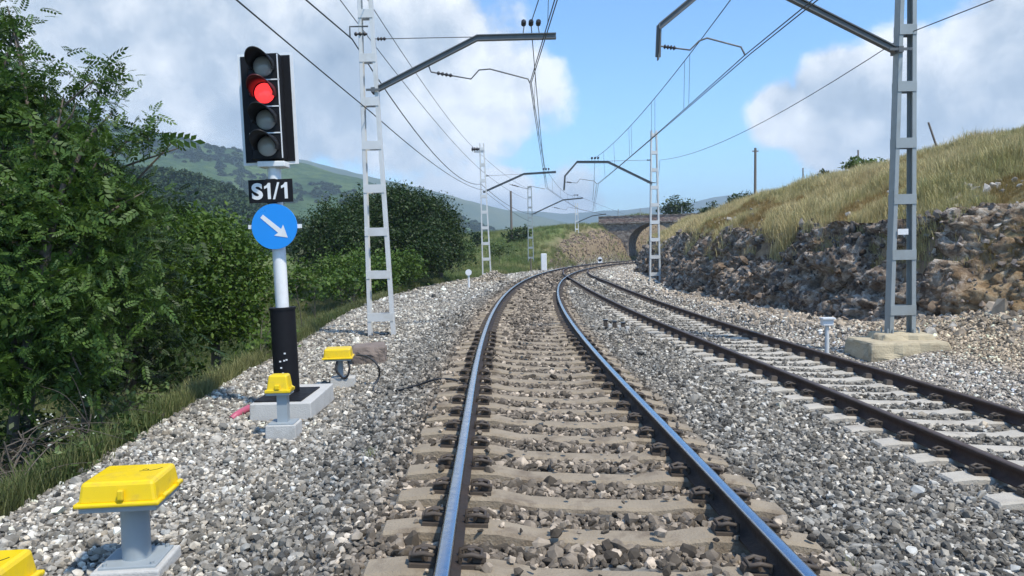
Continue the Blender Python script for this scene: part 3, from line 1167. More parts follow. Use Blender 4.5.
# slanting beds: shear the lattice
bz = wz + 0.35 * wyy
v1, c1_ = worley(wx * 1.3, wyy * 1.1, bz * 1.9, 3)
v2, c2_ = worley(wx * 3.4, wyy * 3.0, bz * 4.6, 11)
v3, c3_ = worley(wx * 8, wyy * 7.5, bz * 10, 23)
n1 = fbm(X_ * 0.7, Y_ * 0.7, Z_ * 0.8, 4)
dis = 0.30 * n1 + 0.42 * (v1 - 0.5) + 0.20 * (v2 - 0.5) + 0.085 * (v3 - 0.5) - 0.10 * sstep(0.14, 0.0, c1_) - 0.07 * sstep(0.14, 0.0, c2_)
env = np.sin(np.clip(0.25 + 0.75 * tt, 0, 1) * pi * 0.82)[None, :] ** 0.6
dis = dis * env
RV[..., 0] -= dis * 0.95
RV[..., 2] += dis * 0.30 + 0.10 * fbm(Y_ * 1.2, Z_ * 0 + 3.0, 0, 3) * tt[None, :]
RV[:, -1, 2] -= 0.35
RV[:, -1, 0] += 0.3
tag(mesh_obj('rock_cutting', np_mesh('rock_cutting', RV.reshape(-1, 3), grid_faces(len(wy), nt), M['rock'], False)), kind='structure')


def rock_points(n, seed):
    r = np.random.default_rng(seed)
    y = 12 * np.exp(r.random(n) * math.log(112 / 12.0))
    i = np.clip(np.searchsorted(wy, y), 0, len(wy) - 1)
    j = np.minimum((r.random(n) * nt).astype(int), nt - 1)
    p = RV[i, j] + r.normal(0, 0.05, (n, 3)) + np.array([0.0, 0, -0.02])
    p[:, 1] = y
    d = (0.055 + 0.0026 * y) * np.exp(r.normal(0, 0.55, n))
    d = np.clip(d, 0.04, 0.6)
    v = r.random(n)
    tone = np.where(v < 0.42, r.uniform(0.035, 0.09, n), np.where(v < 0.86, r.uniform(0.09, 0.22, n), r.uniform(0.28, 0.48, n)))
    big = fbm(p[:, 1] * 0.45, p[:, 2] * 0.7, 0, 3)
    nz1 = fbm(p[:, 1] * 1.6, p[:, 2] * 2.6, p[:, 0], 4)
    face = np.clip(0.15 + 0.13 * nz1, 0.035, 0.42)
    tone = (0.62 * face + 0.38 * tone) * (1 + 0.4 * big)
    p[:, 0] += d * 0.22
    orange = np.clip(sstep(0.15, 0.6, fbm(p[:, 1] * 0.3 + 9, p[:, 2] * 0.8, 0, 3)) * 0.8 + sstep(20, 15, y) * 0.45 * r.random(n), 0, 1)[:, None]
    col = tone[:, None] * ((1 - orange) * np.array([1.05, 0.93, 0.83]) + orange * np.array([1.3, 0.92, 0.60]))
    rot = r.uniform(-pi, pi, (n, 3))
    return p, rot, d[:, None] * (1 + 0.25 * r.normal(size=(n, 3))), r.integers(0, 14, n), np.clip(col, 0.02, 0.65)


rp = [rock_points(6500, 31)]
# fallen rubble on the apron, outcrop on the slope, rough revetment left of the bridge
r = np.random.default_rng(5)
n = 5200
y = r.uniform(8, 34, n)
x = xw(y) - np.abs(r.normal(0, 1.0, n)) - 0.1
k = (x - x2(y) > 1.9) & in_view(x, y, 1.0)
x, y = x[k], y[k]
n = len(x)
d = 0.085 * np.exp(r.normal(0, 0.5, n))
tone = np.clip(r.normal(0.30, 0.09, n), 0.08, 0.55)
col = tone[:, None] * np.array([1.18, 0.98, 0.75])
rp.append((np.stack([x, y, H(x, y) + d * 0.1], 1), r.uniform(-pi, pi, (n, 3)), d[:, None] * (1 + 0.2 * r.normal(size=(n, 3))), r.integers(0, 14, n), col))
n = 900
y = r.normal(19.5, 1.5, n)
x = 11.2 + 0.5 * (y - 19.5) + r.normal(0, 0.5, n)
y[600:] = r.uniform(13, 40, 300)
x[600:] = xw(y[600:]) + 0.9 + np.abs(r.normal(0, 1.2, 300))
d = 0.12 * np.exp(r.normal(0, 0.45, n))
tone = np.clip(r.normal(0.30, 0.12, n), 0.07, 0.6)
rp.append((np.stack([x, y, H(x, y) + d * 0.25], 1), r.uniform(-pi, pi, (n, 3)), np.repeat(d[:, None], 3, 1), r.integers(0, 14, n), tone[:, None] * np.array([1.08, 1.0, 0.88])))
n = 2600
y = r.uniform(80, 150, n)
u = -EDGE(y) - r.uniform(-0.3, 3.6, n) * sstep(72, 100, y)
x = xc(y) + u
d = r.uniform(0.15, 0.42, n)
tone = np.clip(r.normal(0.125, 0.05, n), 0.04, 0.35)
rp.append((np.stack([x, y, H(x, y) - d * 0.05], 1), r.uniform(-pi, pi, (n, 3)), np.repeat(d[:, None], 3, 1), r.integers(0, 14, n), tone[:, None] * np.array([1.25, 0.95, 0.75])))
# loose gravel heaps by the far mast
n = 500
x, y = r.normal(-1.2, 0.7, n), r.normal(49, 0.9, n)
hh = 0.75 * np.exp(-(((x + 1.2) / 0.9) ** 2 + ((y - 49) / 1.2) ** 2))
d = r.uniform(0.10, 0.22, n)
rp.append((np.stack([x, y, H(x, y) + hh * r.random(n)], 1), r.uniform(-pi, pi, (n, 3)), np.repeat(d[:, None], 3, 1), r.integers(0, 14, n), np.clip(r.normal(0.36, 0.08, n), .1, .6)[:, None] * np.array([1.15, 1.0, 0.8])))
rp = [np.concatenate([p[i] for p in rp]) for i in range(5)]
tag(scatter('broken_rock', *rp, ROCKS), 'broken brown and grey rock of the cutting and its rubble', 'rock')


# ------------------------------------------------------------------ stone arch bridge over the line
def build_bridge():
    yb = 115.0
    c = Vector((float(xc(yb)), yb, 0))
    mm = float(mc(yb))
    root = tag(empty('stone_bridge', (c.x, c.y, float(zt(yb)) - 0.4), -math.atan(mm)), 'old stone arch bridge carrying a lane over the railway', 'bridge')
    # local: x across the track, y along it (front face at y = 0), z up
    half, spring, rise, depth = 3.6, 2.5, 3.3, 5.5
    x0, x1, ztop = -7.9, 13.0, 5.9
    N = 28
    arch = [(-half, 0.0), (-half, spring)] + [(-half * math.cos(pi * i / N), spring + rise * math.sin(pi * i / N)) for i in range(1, N)] + [(half, spring), (half, 0.0)]
    mb = MB()
    for yy in (0.0, depth):
        outer = []
        for (ax, az) in arch:
            outer.append((ax, ztop))
        vs = [(x0, yy, -1), (x0, yy, ztop), (-half, yy, ztop), (-half, yy, -1)]
        mb.add(vs, [(0, 1, 2, 3)])
        vs = [(half, yy, -1), (half, yy, ztop), (x1, yy, ztop), (x1, yy, -1)]
        mb.add(vs, [(0, 1, 2, 3)])
        for i in range(1, len(arch) - 2):
            a, b = arch[i], arch[i + 1]
            mb.add([(a[0], yy, a[1]), (b[0], yy, b[1]), (b[0], yy, ztop), (a[0], yy, ztop)], [(0, 1, 2, 3)])
    for i in range(len(arch) - 1):
        a, b = arch[i], arch[i + 1]
        za, zb_ = (a[1] if i else -1), (b[1] if i < len(arch) - 2 else -1)
        mb.add([(a[0], 0, za), (b[0], 0, zb_), (b[0], depth, zb_), (a[0], depth, za)], [(0, 1, 2, 3)])
    mb.add([(x0, 0, ztop), (x1, 0, ztop), (x1, depth, ztop), (x0, depth, ztop)], [(0, 1, 2, 3)])
    mb.add([(x0, 0, -1), (x0, 0, ztop), (x0, depth, ztop), (x0, depth, -1)], [(0, 1, 2, 3)])
    mb.build('abutment_wall', M['masonry'], root)
    # voussoirs of the arch ring
    vm = None
    for i in range(15):
        a0, a1 = pi * i / 15 + 0.012, pi * (i + 1) / 15 - 0.012
        v = MB()
        P = []
        for aa in (a0, a1):
            for rr in (0.0, 0.5):
                for yy in (-0.06, 0.3):
                    P.append((-(half + rr) * math.cos(aa), yy, spring + (rise + rr) * math.sin(aa)))
        v.add(P, [(0, 2, 3, 1), (4, 5, 7, 6), (0, 1, 5, 4), (2, 6, 7, 3), (0, 4, 6, 2), (1, 3, 7, 5)])
        v.build('voussoir', M['masonry'], root)
    mb = MB()
    mb.box(((x0 + x1) / 2, -0.02, ztop + 0.08), (x1 - x0 + 0.4, 0.5, 0.2))
    mb.build('string_course', M['masonry'], root)
    for yy, nm in ((0.12, 'parapet'), (depth - 0.3, 'parapet')):
        mb = MB()
        mb.box(((x0 + x1) / 2, yy, ztop + 0.18 + 0.42), (x1 - x0 + 0.2, 0.4, 0.84))
        p = mb.build(nm, M['masonry_red'], root)
        # coping stones
        L = x1 - x0 + 0.3
        cm = MB().box((0, 0, 0), (L / 18 - 0.03, 0.52, 0.14)).mesh('coping_stone', M['masonry'])
        for i in range(18):
            o = mesh_obj('coping_stone', cm, p)
            o.location = (x0 - 0.15 + L * (i + 0.5) / 18, yy, ztop + 1.02 + 0.07 + random.gauss(0, 0.012))
    # thin rail posts standing on the deck
    for q in (-5.6, -2.2, 4.0):
        mb = MB()
        mb.tube([(q, 2.5, ztop), (q, 2.5, ztop + 2.3)], 0.06, 6)
        mb.build('deck_post', M['mast_grey'], root)
    return root


build_bridge()


# ------------------------------------------------------------------ catenary masts
def insulator(a, b, parent, n=5, r=0.05):
    a, b = Vector(a), Vector(b)
    mb = MB()
    pts, rs = [], []
    for i in range(n * 4 + 1):
        t = i / (n * 4)
        pts.append(a.lerp(b, t))
        rs.append(r if i % 4 in (1, 2) else r * 0.45)
    mb.tube(pts, rs, 8)
    return mb.build('insulator', M['insul'], parent)


def mast(name, label, base, h, wb, wt, depth, mm, lean=0.0, step=1.0, nodes=None, reg=None, tie=None, foot=None, group='overhead line masts', ins=None, first=0.55, drop=None, amm=None):
    """two-channel mast with batten plates; all further geometry in world points"""
    base = Vector(base)
    root = tag(empty(name, base), label, 'mast', group)
    ch = lambda z, s: Vector((s * (wb / 2 + (wt / 2 - wb / 2) * z / h) + lean * z, 0, z))
    cw = 0.075
    for s in (-1, 1):
        mb = MB()
        mb.sweep_box([ch(0, s), ch(h, s)], depth, 0.014, (0, 1, 0))
        for q in (-1, 1):
            mb.sweep_box([ch(0, s) + Vector((-s * cw / 2, q * (depth / 2 + 0.004), 0)), ch(h, s) + Vector((-s * cw / 2, q * (depth / 2 + 0.004), 0))], 0.012, cw, (0, 1, 0))
        mb.build('leg', mm, root)
    z = first
    while z < h - 0.1:
        w = wb + (wt - wb) * z / h
        for q in (-1, 1):
            mb = MB()
            mb.box((lean * z, q * (depth / 2 + 0.016), z), (w + 0.004, 0.012, 0.19 if h < 12 else 0.2))
            mb.build('batten', mm, root)
        z += step
    A = amm or M['arm']
    if nodes:
        P = [Vector(p) - base for p in nodes]
        mb = MB()
        d = 0.055
        mb.sweep_box(P, 0.05, 0.10, (0, 1, 0))
        up = Vector((0, 0, 1))
        mb.sweep_box([p + up * d for p in P], 0.13, 0.022, (0, 1, 0))
        mb.sweep_box([p - up * d for p in P], 0.13, 0.022, (0, 1, 0))
        arm = mb.build('cantilever_arm', A, root)
        mb = MB()
        c = P[0]
        mb.box((c.x + (0.0), -depth / 2 - 0.05, c.z), (abs(c.x - lean * c.z) * 2 + 0.12, 0.03, 0.05))
        mb.box((c.x, 0, c.z), (0.09, depth + 0.14, 0.11))
        mb.build('arm_bracket', A, root)
        if ins is not None:
            for p in ins:
                p = Vector(p) - base
                mb = MB()
                for q in (-0.15, 0.15):
                    mb.tube([p + Vector((q * 1.3, 0, -0.28)), p + Vector((q, 0, 0.0))], 0.012, 5)
                mb.build('insulator_stand', A, arm)
                for q in (-0.17, 0.0, 0.17):
                    insulator(p + Vector((q, -0.13, 0.0)), p + Vector((q, 0.13, 0.0)), arm, 3, 0.06)
    if drop:
        P = [Vector(p) - base for p in drop]
        mb = MB()
        mb.tube(P, 0.015, 5)
        mb.build('hanger', A, root)
    if reg:
        P = [Vector(p) - base for p in reg]
        mb = MB()
        mb.tube(P, 0.017, 6)
        ra = mb.build('registration_arm', A, root)
        a, b = P[0], P[1]
        insulator(a.lerp(b, 0.15), a.lerp(b, 0.55), ra, 4, 0.045)
    if tie:
        a, b = [Vector(p) - base for p in tie]
        mb = MB()
        mb.tube([a, b], 0.011, 5)
        tr = mb.build('tie_rod', A, root)
        insulator(a.lerp(b, 0.03), a.lerp(b, 0.12), tr, 3, 0.045)
    if foot:
        foot(root)
    return root


def plain_foot(w, d, h, m, up=0.06):
    def f(root):
        mb = MB()
        mb.box((0, 0, up - h / 2), (w, d, h), 0, None, 0.94, 0.03)
        mb.build('footing', m, root)
    return f


def roughen(o, cuts=5, amp=0.03, sc=5.0):
    bm = bmesh.new()
    bm.from_mesh(o.data)
    bmesh.ops.subdivide_edges(bm, edges=[e for e in bm.edges if e.calc_length() > 0.15], cuts=cuts, use_grid_fill=True)
    for v in bm.verts:
        c = v.co
        k = float(fbm(c.x * sc, c.y * sc, c.z * sc, 3))
        v.co += Vector((c.x, c.y, 0.35 * c.z)).normalized() * amp * k
    bm.to_mesh(o.data)
    bm.free()
    return o


D1 = 18.3
b1 = at(382, 333, D1)
b1.z = h1(b1.x, b1.y) - 0.1
mast('catenary_mast', 'silver ladder-like mast with steel arm over the main track, behind the weathered concrete block', b1, 8.9, 0.62, 0.28, 0.20, M['mast_white'], -0.021, 1.0,
     [at(374, 91, D1), at(477, 38, D1), at(556, 36, D1)],
     [at(431, 72, D1), at(471, 79, D1), at(479, 70, D1), at(490, 69, D1), at(528, 79, D1), at(530, 83, D1)],
     (at(374, 39, D1), at(476, 37, D1)), plain_foot(0.95, 0.55, 0.4, M['concrete_brown'], 0.1), ins=[at(531, 23, D1)], drop=[at(428, 64, D1), at(431, 72, D1)])
DR = 15.0
b2 = at(900, 333, DR)


def stepped_foot(root):
    mb = MB()
    mb.box((-0.12, -0.10, -0.30), (1.55, 1.25, 0.40), 0, None, 0.93, 0.05)
    roughen(mb.build('footing', M['concrete_tan'], root), 7, 0.05, 4.0)
    mb = MB()
    mb.box((0.0, 0.0, -0.06), (1.05, 0.8, 0.14), 0, None, 0.88, 0.03)
    roughen(mb.build('footing_plinth', M['concrete_tan'], root), 5, 0.05, 5.0)
    mb = MB()
    for s in (-1, 1):
        for q in (-1, 1):
            mb.tube([(s * 0.30, q * 0.13, -0.02), (s * 0.30, q * 0.13, 0.10)], 0.014, 6)
            mb.tube([(s * 0.20, q * 0.13, -0.02), (s * 0.20, q * 0.13, 0.09)], 0.014, 6)
    mb.build('anchor_bolts', M['grey_metal'], root)
    MB().box((-0.02, -0.135, 1.95), (0.20, 0.008, 0.11)).build('identity_plate', M['white'], root)


mast('catenary_mast', 'tall grey galvanised mast on a stepped tan concrete footing by the rock cutting', b2, 8.4, 0.50, 0.24, 0.20, M['mast_grey'], 0.012, 1.06,
     [at(897, 51, DR), at(772, -12, DR), at(706, -12, DR), at(659, 27, DR), at(658, 57, DR)],
     [at(659, 46, DR), at(690, 50, DR), at(699, 41, DR), at(707, 38, DR), at(741, 47, DR), at(745, 55, DR)], None, stepped_foot, ins=[at(748, -24, DR)], first=0.45)
D2 = 50.0
b3 = at(487, 275, D2)
b3.z = h1(b3.x, b3.y) - 0.1
mast('catenary_mast', 'white ladder-like mast with steel arm, standing on the heap of pale gravel', b3, 8.9, 0.60, 0.30, 0.20, M['mast_white'], -0.018, 1.0,
     [at(484, 192, D2), at(524, 174, D2), at(556, 172, D2)],
     [at(509, 184, D2), at(527, 189, D2), at(530, 186, D2), at(545, 189, D2)], (at(484, 176, D2), at(524, 174, D2)), None, ins=[at(546, 169, D2)])
D3 = 43.0
b4 = at(655, 282, D3)
b4.z = h1(b4.x, b4.y) - 0.1
mast('catenary_mast', 'pale grey ladder-like mast with bent arm between the rock cutting and the bridge', b4, 8.4, 0.62, 0.34, 0.20, M['mast_white'], 0.003, 0.95,
     [at(651, 183, D3), at(608, 162, D3), at(577, 162, D3), at(565, 176, D3), at(564, 190, D3)],
     [at(565, 182, D3), at(577, 183, D3), at(580, 179, D3), at(594, 181, D3), at(597, 184, D3)], (at(652, 160, D3), at(609, 161, D3)), plain_foot(1.2, 0.9, 0.4, M['concrete'], 0.15), ins=[at(595, 158, D3)])
D4 = 78.0
b5 = at(531, 265, D4)
b5.z = h1(b5.x, b5.y) - 0.1
mast('catenary_mast', 'distant grey mast with arm, standing on the green slope next to the wooden pole', b5, at(531, 186, D4).z - b5.z, 0.6, 0.4, 0.2, M['mast_grey'], 0.0, 1.0,
     [at(533, 214, D4), at(563, 200, D4), at(583, 198, D4)], [at(552, 207, D4), at(566, 210, D4), at(568, 207, D4), at(578, 209, D4)], None, None, ins=[at(576, 195, D4)])
D5 = 102.0
b6 = at(577, 240, D5)
b6.z = h1(b6.x, b6.y) - 0.1
mast('catenary_mast', 'distant pale mast above the rough stone slope left of the bridge', b6, at(577, 203, D5).z - b6.z, 0.5, 0.35, 0.2, M['mast_white'], 0.0, 1.0,
     [at(578, 222, D5), at(592, 216, D5), at(606, 214, D5)], None, None, None)


# ------------------------------------------------------------------ wires
def span(a, b, sag, n=16):
    a, b = Vector(a), Vector(b)
    out = []
    for i in range(n + 1):
        t = i / n
        p = a.lerp(b, t)
        p.z -= sag * 4 * t * (1 - t)
        out.append(p)
    return out


def wire(name, label, sup, sags, r, m, cat='wire', group=None):
    pts = []
    for i in range(len(sup) - 1):
        s = span(sup[i], sup[i + 1], sags[i])
        pts += s if i == 0 else s[1:]
    mb = MB()
    mb.tube(pts, r, 6)
    o = mb.build(name, m)
    return tag(o, label, cat, group), pts


V3 = Vector
c_main = [V3((2.0, -20, 5.4)), at(530, 83, D1), at(546, 188, D2), at(578, 209, D4), V3((float(xc(112)) - .2, 112, 4.65)), V3((float(xc(128)), 128, 4.6))]
m_main = [V3((2.0, -20, 6.8)), at(531, 23, D1), at(546, 169, D2), at(576, 195, D4), V3((float(xc(112)) - .2, 112, 4.9)), V3((float(xc(128)), 128, 4.8))]
c1, pc = wire('contact_wire', 'contact wire over the main track, carried on registration arm ends', c_main, [0.02, 0.05, 0.05, 0, 0], 0.010, M['wire'], group='contact wires over the main track')
c1b, _ = wire('contact_wire', 'contact wire over the main track, carried on registration arm ends', [p + V3((0.10 if i != 1 else 0.03, 0, 0.0)) for i, p in enumerate(c_main)], [0.02, 0.05, 0.05, 0, 0], 0.010, M['wire'], group='contact wires over the main track')
mw, pm = wire('messenger_wire', 'sagging messenger wire over the main track with thin droppers', m_main, [0.95, 0.85, 0.6, .1, 0], 0.011, M['wire'])


def on_poly(pts, y):
    for a, b in zip(pts[:-1], pts[1:]):
        if a.y <= y <= b.y:
            return a.lerp(b, (y - a.y) / (b.y - a.y))


def droppers(ys, pm, pc, parent, dx=0.0):
    for y in ys:
        a, b = on_poly(pm, y), on_poly(pc, y)
        if a is None or a.z - b.z < 0.06: continue
        MB().tube([a, V3((b.x + dx, b.y, b.z))], 0.006, 5).build('dropper', M['wire'], parent)


droppers([2, 8, 13.5, 22, 27, 32, 37, 43, 46, 54, 60, 67, 73, 85, 95], pm, pc, mw)
c_side = [V3((4.7, -20, 5.2)), at(745, 55, DR), at(597, 184, D3), V3((float(xc(76)) - .1, 76, 4.95))]
m_side = [V3((4.6, -20, 6.8)), at(748, -24, DR), at(595, 158, D3), V3((float(xc(76)) - .1, 76, 6.0))]
c2, pc2 = wire('contact_wire', 'contact wire over the side track, held by the arm of the tall grey mast', c_side, [0.02, 0.06, 0.05], 0.010, M['wire'], group='contact wires over the side track')
wire('contact_wire', 'contact wire over the side track, held by the arm of the tall grey mast', [p + V3((0.09, 0, 0.01)) for p in c_side], [0.02, 0.02, 0.03], 0.010, M['wire'], group='contact wires over the side track')
mw2, pm2 = wire('messenger_wire', 'messenger wire over the side track with paired droppers', m_side, [0.8, 0.38, 0.4], 0.011, M['wire'])
droppers([5, 10, 19.9, 20.5, 24.8, 25.4, 29.8, 30.4, 35, 39, 50, 58, 66], pm2, pc2, mw2)
wire('guard_wire', 'thin guard wire passing the right of the tall grey mast above the dry grass', [V3((14, -14, 6.0)), at(909, 33, DR), at(660, 160, D3), V3((18.5, 100, 6.6))], [0.1, 0.5, 0.3], 0.009, M['wire_black'])
wire('feeder_wire', 'lowest black feeder wire crossing the sky behind the signal head', [V3((-4.75, -14, 5.6)), at(372, 113, D1 + .15), at(483, 190, D2), at(531, 222, D4)], [0.1, 0.35, 0.2], 0.012, M['wire_black'])
wire('feeder_wire', 'thick sagging feeder wire clamped to the side bracket of the silver mast', [V3((-8.0, -14, 7.6)), at(352, 39, D1 - .2), at(481, 184, D2), at(531, 214, D4)], [0.1, 0.95, 0.4], 0.016, M['wire_black'])
wire('feeder_wire', 'thin feeder wire fixed near the top of the silver mast, above the thick one', [V3((-4.9, -14, 8.3)), at(356, 21, D1 + .2), at(481, 170, D2), at(531, 200, D4)], [0.1, 0.25, 0.3], 0.010, M['wire_black'])
wire('feeder_wire', 'topmost feeder wire running to the insulator on the white mast top', [V3((-4.3, -14, 8.6)), at(369, 2, D1), at(476, 150, D2), at(531, 190, D4)], [0.1, 0.30, 0.3], 0.010, M['wire_black'])
bracket = empty('wire_bracket', at(355, 30, D1))
tag(bracket, 'small steel clamp bracket on the silver mast holding feeder wires', 'bracket')
MB().tube([V3((-0.1, -.1, -0.2)), V3((-0.1, -.1, 0.05)), V3((0.32, -.1, 0.05))], 0.02, 6).build('clamp', M['arm'], bracket)
insulator(V3((0.0, -.1, -0.12)), V3((0.3, -.1, -0.12)), bracket, 3, 0.05)
hb = tag(empty('insulator_block', at(477, 150, D2)), 'dark insulator block on the top of the white mast', 'insulator')
insulator((-0.35, 0, 0.05), (0.25, 0, 0.05), hb, 4, 0.14)
MB().box((0.1, 0, -0.12), (0.6, 0.1, 0.08)).build('cross_arm', M['mast_white'], hb)


# ------------------------------------------------------------------ signal
def cyl(mb, a, b, r, n=20, m=0):
    mb.tube([a, b], r, n, m)


def build_signal():
    bx, by = -2.885, 9.85
    gz = h1(bx, by)
    top = -0.26
    root = tag(empty('railway_signal', (bx, by, gz)), 'four-lamp railway signal showing red on white post with S1/1 plate', 'signal')
    zt0 = top - gz
    mb = MB()
    mb.box((0.10, -0.05, (zt0 - 0.2) / 2), (0.74, 1.38, zt0 + 0.2), 0, Matrix.Rotation(0.03, 3, 'Z'), 0.97, 0.012)
    mb.build('concrete_base', M['concrete'], root)
    mb = MB()
    mb.box((0.06, -0.16, zt0 + 0.008), (0.56, 0.92, 0.016))
    mb.build('base_plate', M['black'], root)
    LEAN = -0.024
    lx = lambda z: LEAN * (z - zt0)
    mb = MB()
    mb.tube([(0, 0, zt0), (lx(zt0 + 1.07), 0, zt0 + 1.07)], 0.155, 28)
    mb.tube([(lx(zt0 + 1.06), 0, zt0 + 1.06), (lx(zt0 + 1.09), 0, zt0 + 1.09)], 0.165, 28)
    sl = mb.build('base_sleeve', M['black'], root)
    mb = MB()
    for q, zz in ((-0.03, 0.42), (0.02, 0.43), (-0.02, 0.34), (0.03, 0.52), (0.0, 0.27), (0.05, 0.44)):
        mb.box((q, -0.158, zt0 + zz), (0.022, 0.008, 0.018))
    mb.build('stickers', M['white'], sl)
    zh = 2.62 - gz
    mb = MB()
    mb.tube([(lx(zt0 + 1.0), 0, zt0 + 1.0), (lx(zh), 0, zh)], 0.082, 24)
    mb.build('post', M['white'], root)
    mb = MB()
    mb.box((lx(zh), 0.0, zh + 0.0), (0.34, 0.26, 0.07), 0, None, 1, 0.01)
    mb.build('head_bracket', M['white'], root)
    # head
    hx = lx(zh + 0.7)
    Rl = Matrix.Rotation(-0.022, 3, 'Y')
    hh = 1.35
    zc = zh + 0.03 + hh / 2
    mb = MB()
    mb.box((hx - 0.055, 0.085, zc), (0.69, 0.03, hh + 0.04), 0, Rl)
    bb = mb.build('backboard', M['white'], root)
    mb = MB()
    mb.box((hx - 0.055, 0.066, zc), (0.62, 0.012, hh - 0.03), 0, Rl)
    mb.build('backboard_face', M['black'], bb)
    mb = MB()
    mb.box((hx - 0.035, -0.03, zc), (0.40, 0.20, hh - 0.06), 0, Rl, 1, 0.012)
    hd = mb.build('signal_head', M['black'], root)
    for i in range(4):
        z = zc + hh / 2 - 0.19 - i * 0.325
        ox = hx - 0.025 + (-0.022) * -(z - zc) * -1
        yf = -0.135
        mb = MB()
        pts = [(ox, yf + 0.01, z)] + [(ox, yf + 0.002 - 0.05 * math.sin(q * pi / 10), z) for q in range(0, 6)]
        mb.tube(pts, [0.125] + [max(0.004, 0.124 * math.cos(q * pi / 10)) for q in range(0, 6)], 28)
        mb.build('lens', M['lamp'] if i == 1 else M['glass_off'], hd)
        mb = MB()
        ring = []
        for k in range(29):
            a = R(-20) + R(220) * k / 28
            ring.append((math.cos(a), math.sin(a)))
        V, Fs = [], []
        for rr, yo, drp, ln in ((0.148, 0, 0, 1), (0.150, -0.38, 0.0, 1), (0.138, -0.38, 0.0, 1), (0.136, 0, 0, 1)):
            for k, (cx_, sx_) in enumerate(ring):
                cut = 0.35 + 0.65 * max(0.0, math.sin(R(-20) + R(220) * k / 28)) ** 0.7
                V.append((ox + rr * cx_, yf + yo * cut, z + rr * sx_ + drp * cut))
        nr = len(ring)
        for q in range(3):
            for k in range(nr - 1):
                Fs.append((q * nr + k, q * nr + k + 1, (q + 1) * nr + k + 1, (q + 1) * nr + k))
        mb.add(V, Fs, 0, True)
        mb.build('hood', M['red_hood'] if i == 1 else M['hood'], hd)
        if i < 3:
            mb = MB()
            mb.box((hx - 0.035, -0.134, z - 0.163), (0.39, 0.012, 0.014), 0, Rl)
            mb.build('divider', M['white'], hd)
    for q in (-1, 1):
        mb = MB()
        mb.box((hx - 0.035 + 0.19 * q, -0.134, zc), (0.012, 0.012, hh - 0.08), 0, Rl)
        mb.build('edge_strip', M['white'] if q > 0 else M['black'], hd)
    # plate S1/1
    zp = 2.285 - gz
    px = lx(zp) - 0.02
    mb = MB()
    mb.box((px, -0.125, zp), (0.545, 0.02, 0.285), 0, Rl, 1, 0.004)
    pl = mb.build('number_plate', M['black'], root)
    mb = MB()
    mb.box((px, -0.06, zp), (0.12, 0.13, 0.30), 0, Rl)
    mb.build('plate_clamp', M['black'], pl)
    fc = bpy.data.curves.new('lettering', 'FONT')
    fc.body = 'S'
    fc.size = 0.285
    fc.align_x = 'CENTER'
    fc.align_y = 'CENTER'
    fc.extrude = 0.002
    fc.offset = 0.011
    fo = bpy.data.objects.new('lettering_curve', fc)
    COL.objects.link(fo)
    bpy.context.view_layer.update()
    dg = bpy.context.evaluated_depsgraph_get()
    tm = bpy.data.meshes.new_from_object(fo.evaluated_get(dg))
    bpy.data.objects.remove(fo)
    tm.materials.clear()
    tm.materials.append(M['white'])
    cs = np.array([v.co[:] for v in tm.vertices])
    lo_, hi_ = cs.min(0), cs.max(0)
    for v in tm.vertices:
        v.co.x = (v.co.x - (lo_[0] + hi_[0]) / 2) * 0.135 / (hi_[0] - lo_[0])
        v.co.y = (v.co.y - (lo_[1] + hi_[1]) / 2) * 0.205 / (hi_[1] - lo_[1])
    MT = Matrix.Translation((px, -0.1385, zp)) @ Matrix.Rotation(pi / 2, 4, 'X') @ Matrix.Rotation(0.022, 4, 'Z')
    to = mesh_obj('letter', tm, pl)
    to.matrix_basis = MT @ Matrix.Translation((-0.165, 0, 0))

    def glyph(poly, x):
        g = MB()
        n_ = len(poly)
        g.add([(a_, b_, 0.002) for a_, b_ in poly] + [(a_, b_, -0.002) for a_, b_ in poly],
              [tuple(range(n_)), tuple(range(2 * n_ - 1, n_ - 1, -1))] + [(k, k + n_, (k + 1) % n_ + n_, (k + 1) % n_) for k in range(n_)])
        o_ = g.build('letter', M['white'], pl)
        o_.matrix_basis = MT @ Matrix.Translation((x, 0, 0))
    one = [(-0.002, -0.1), (0.036, -0.1), (0.036, 0.1), (0.008, 0.1), (-0.012, 0.074), (-0.042, 0.058), (-0.042, 0.026), (-0.002, 0.044)]
    glyph(one, -0.035)
    glyph([(-0.045, -0.104), (-0.018, -0.104), (0.045, 0.104), (0.018, 0.104)], 0.07)
    glyph(one, 0.175)
    # blue disc with arrow to the lower right
    zd = 1.845 - gz
    dx = lx(zd)
    mb = MB()
    mb.tube([(dx, -0.115, zd), (dx, -0.135, zd)], 0.282, 48)
    ds = mb.build('direction_disc', M['blue'], root)
    mb = MB()
    mb.box((dx, -0.10, zd), (0.66, 0.03, 0.05))
    mb.build('disc_bracket', M['white'], ds)
    mb = MB()
    d = Vector((0.76, 0, -0.65)).normalized()
    nrm = Vector((d.z, 0, -d.x))
    c = Vector((dx, -0.139, zd))
    a = c - d * 0.20
    nk = c + d * 0.085
    tip = c + d * 0.215
    P = [a + nrm * 0.026, a - nrm * 0.026, nk - nrm * 0.030, nk + nrm * 0.030, nk + nrm * 0.088 - d * 0.015, tip, nk - nrm * 0.088 - d * 0.015]
    mb.add([p for p in P], [(0, 1, 2, 3), (4, 3, 2, 6, 5)])
    mb.build('arrow', M['white'], ds)
    return root


build_signal()


# ------------------------------------------------------------------ trackside boxes
def box_lid(mb, w, d, h, z, tp=0.92):
    mb.box((0, 0, z + h / 2 + 0.012), (w, d, h), 0, None, tp, 0.022)
    mb.box((0, 0, z + 0.014), (w + 0.035, d + 0.035, 0.028), 0, None, 1.0, 0.010)


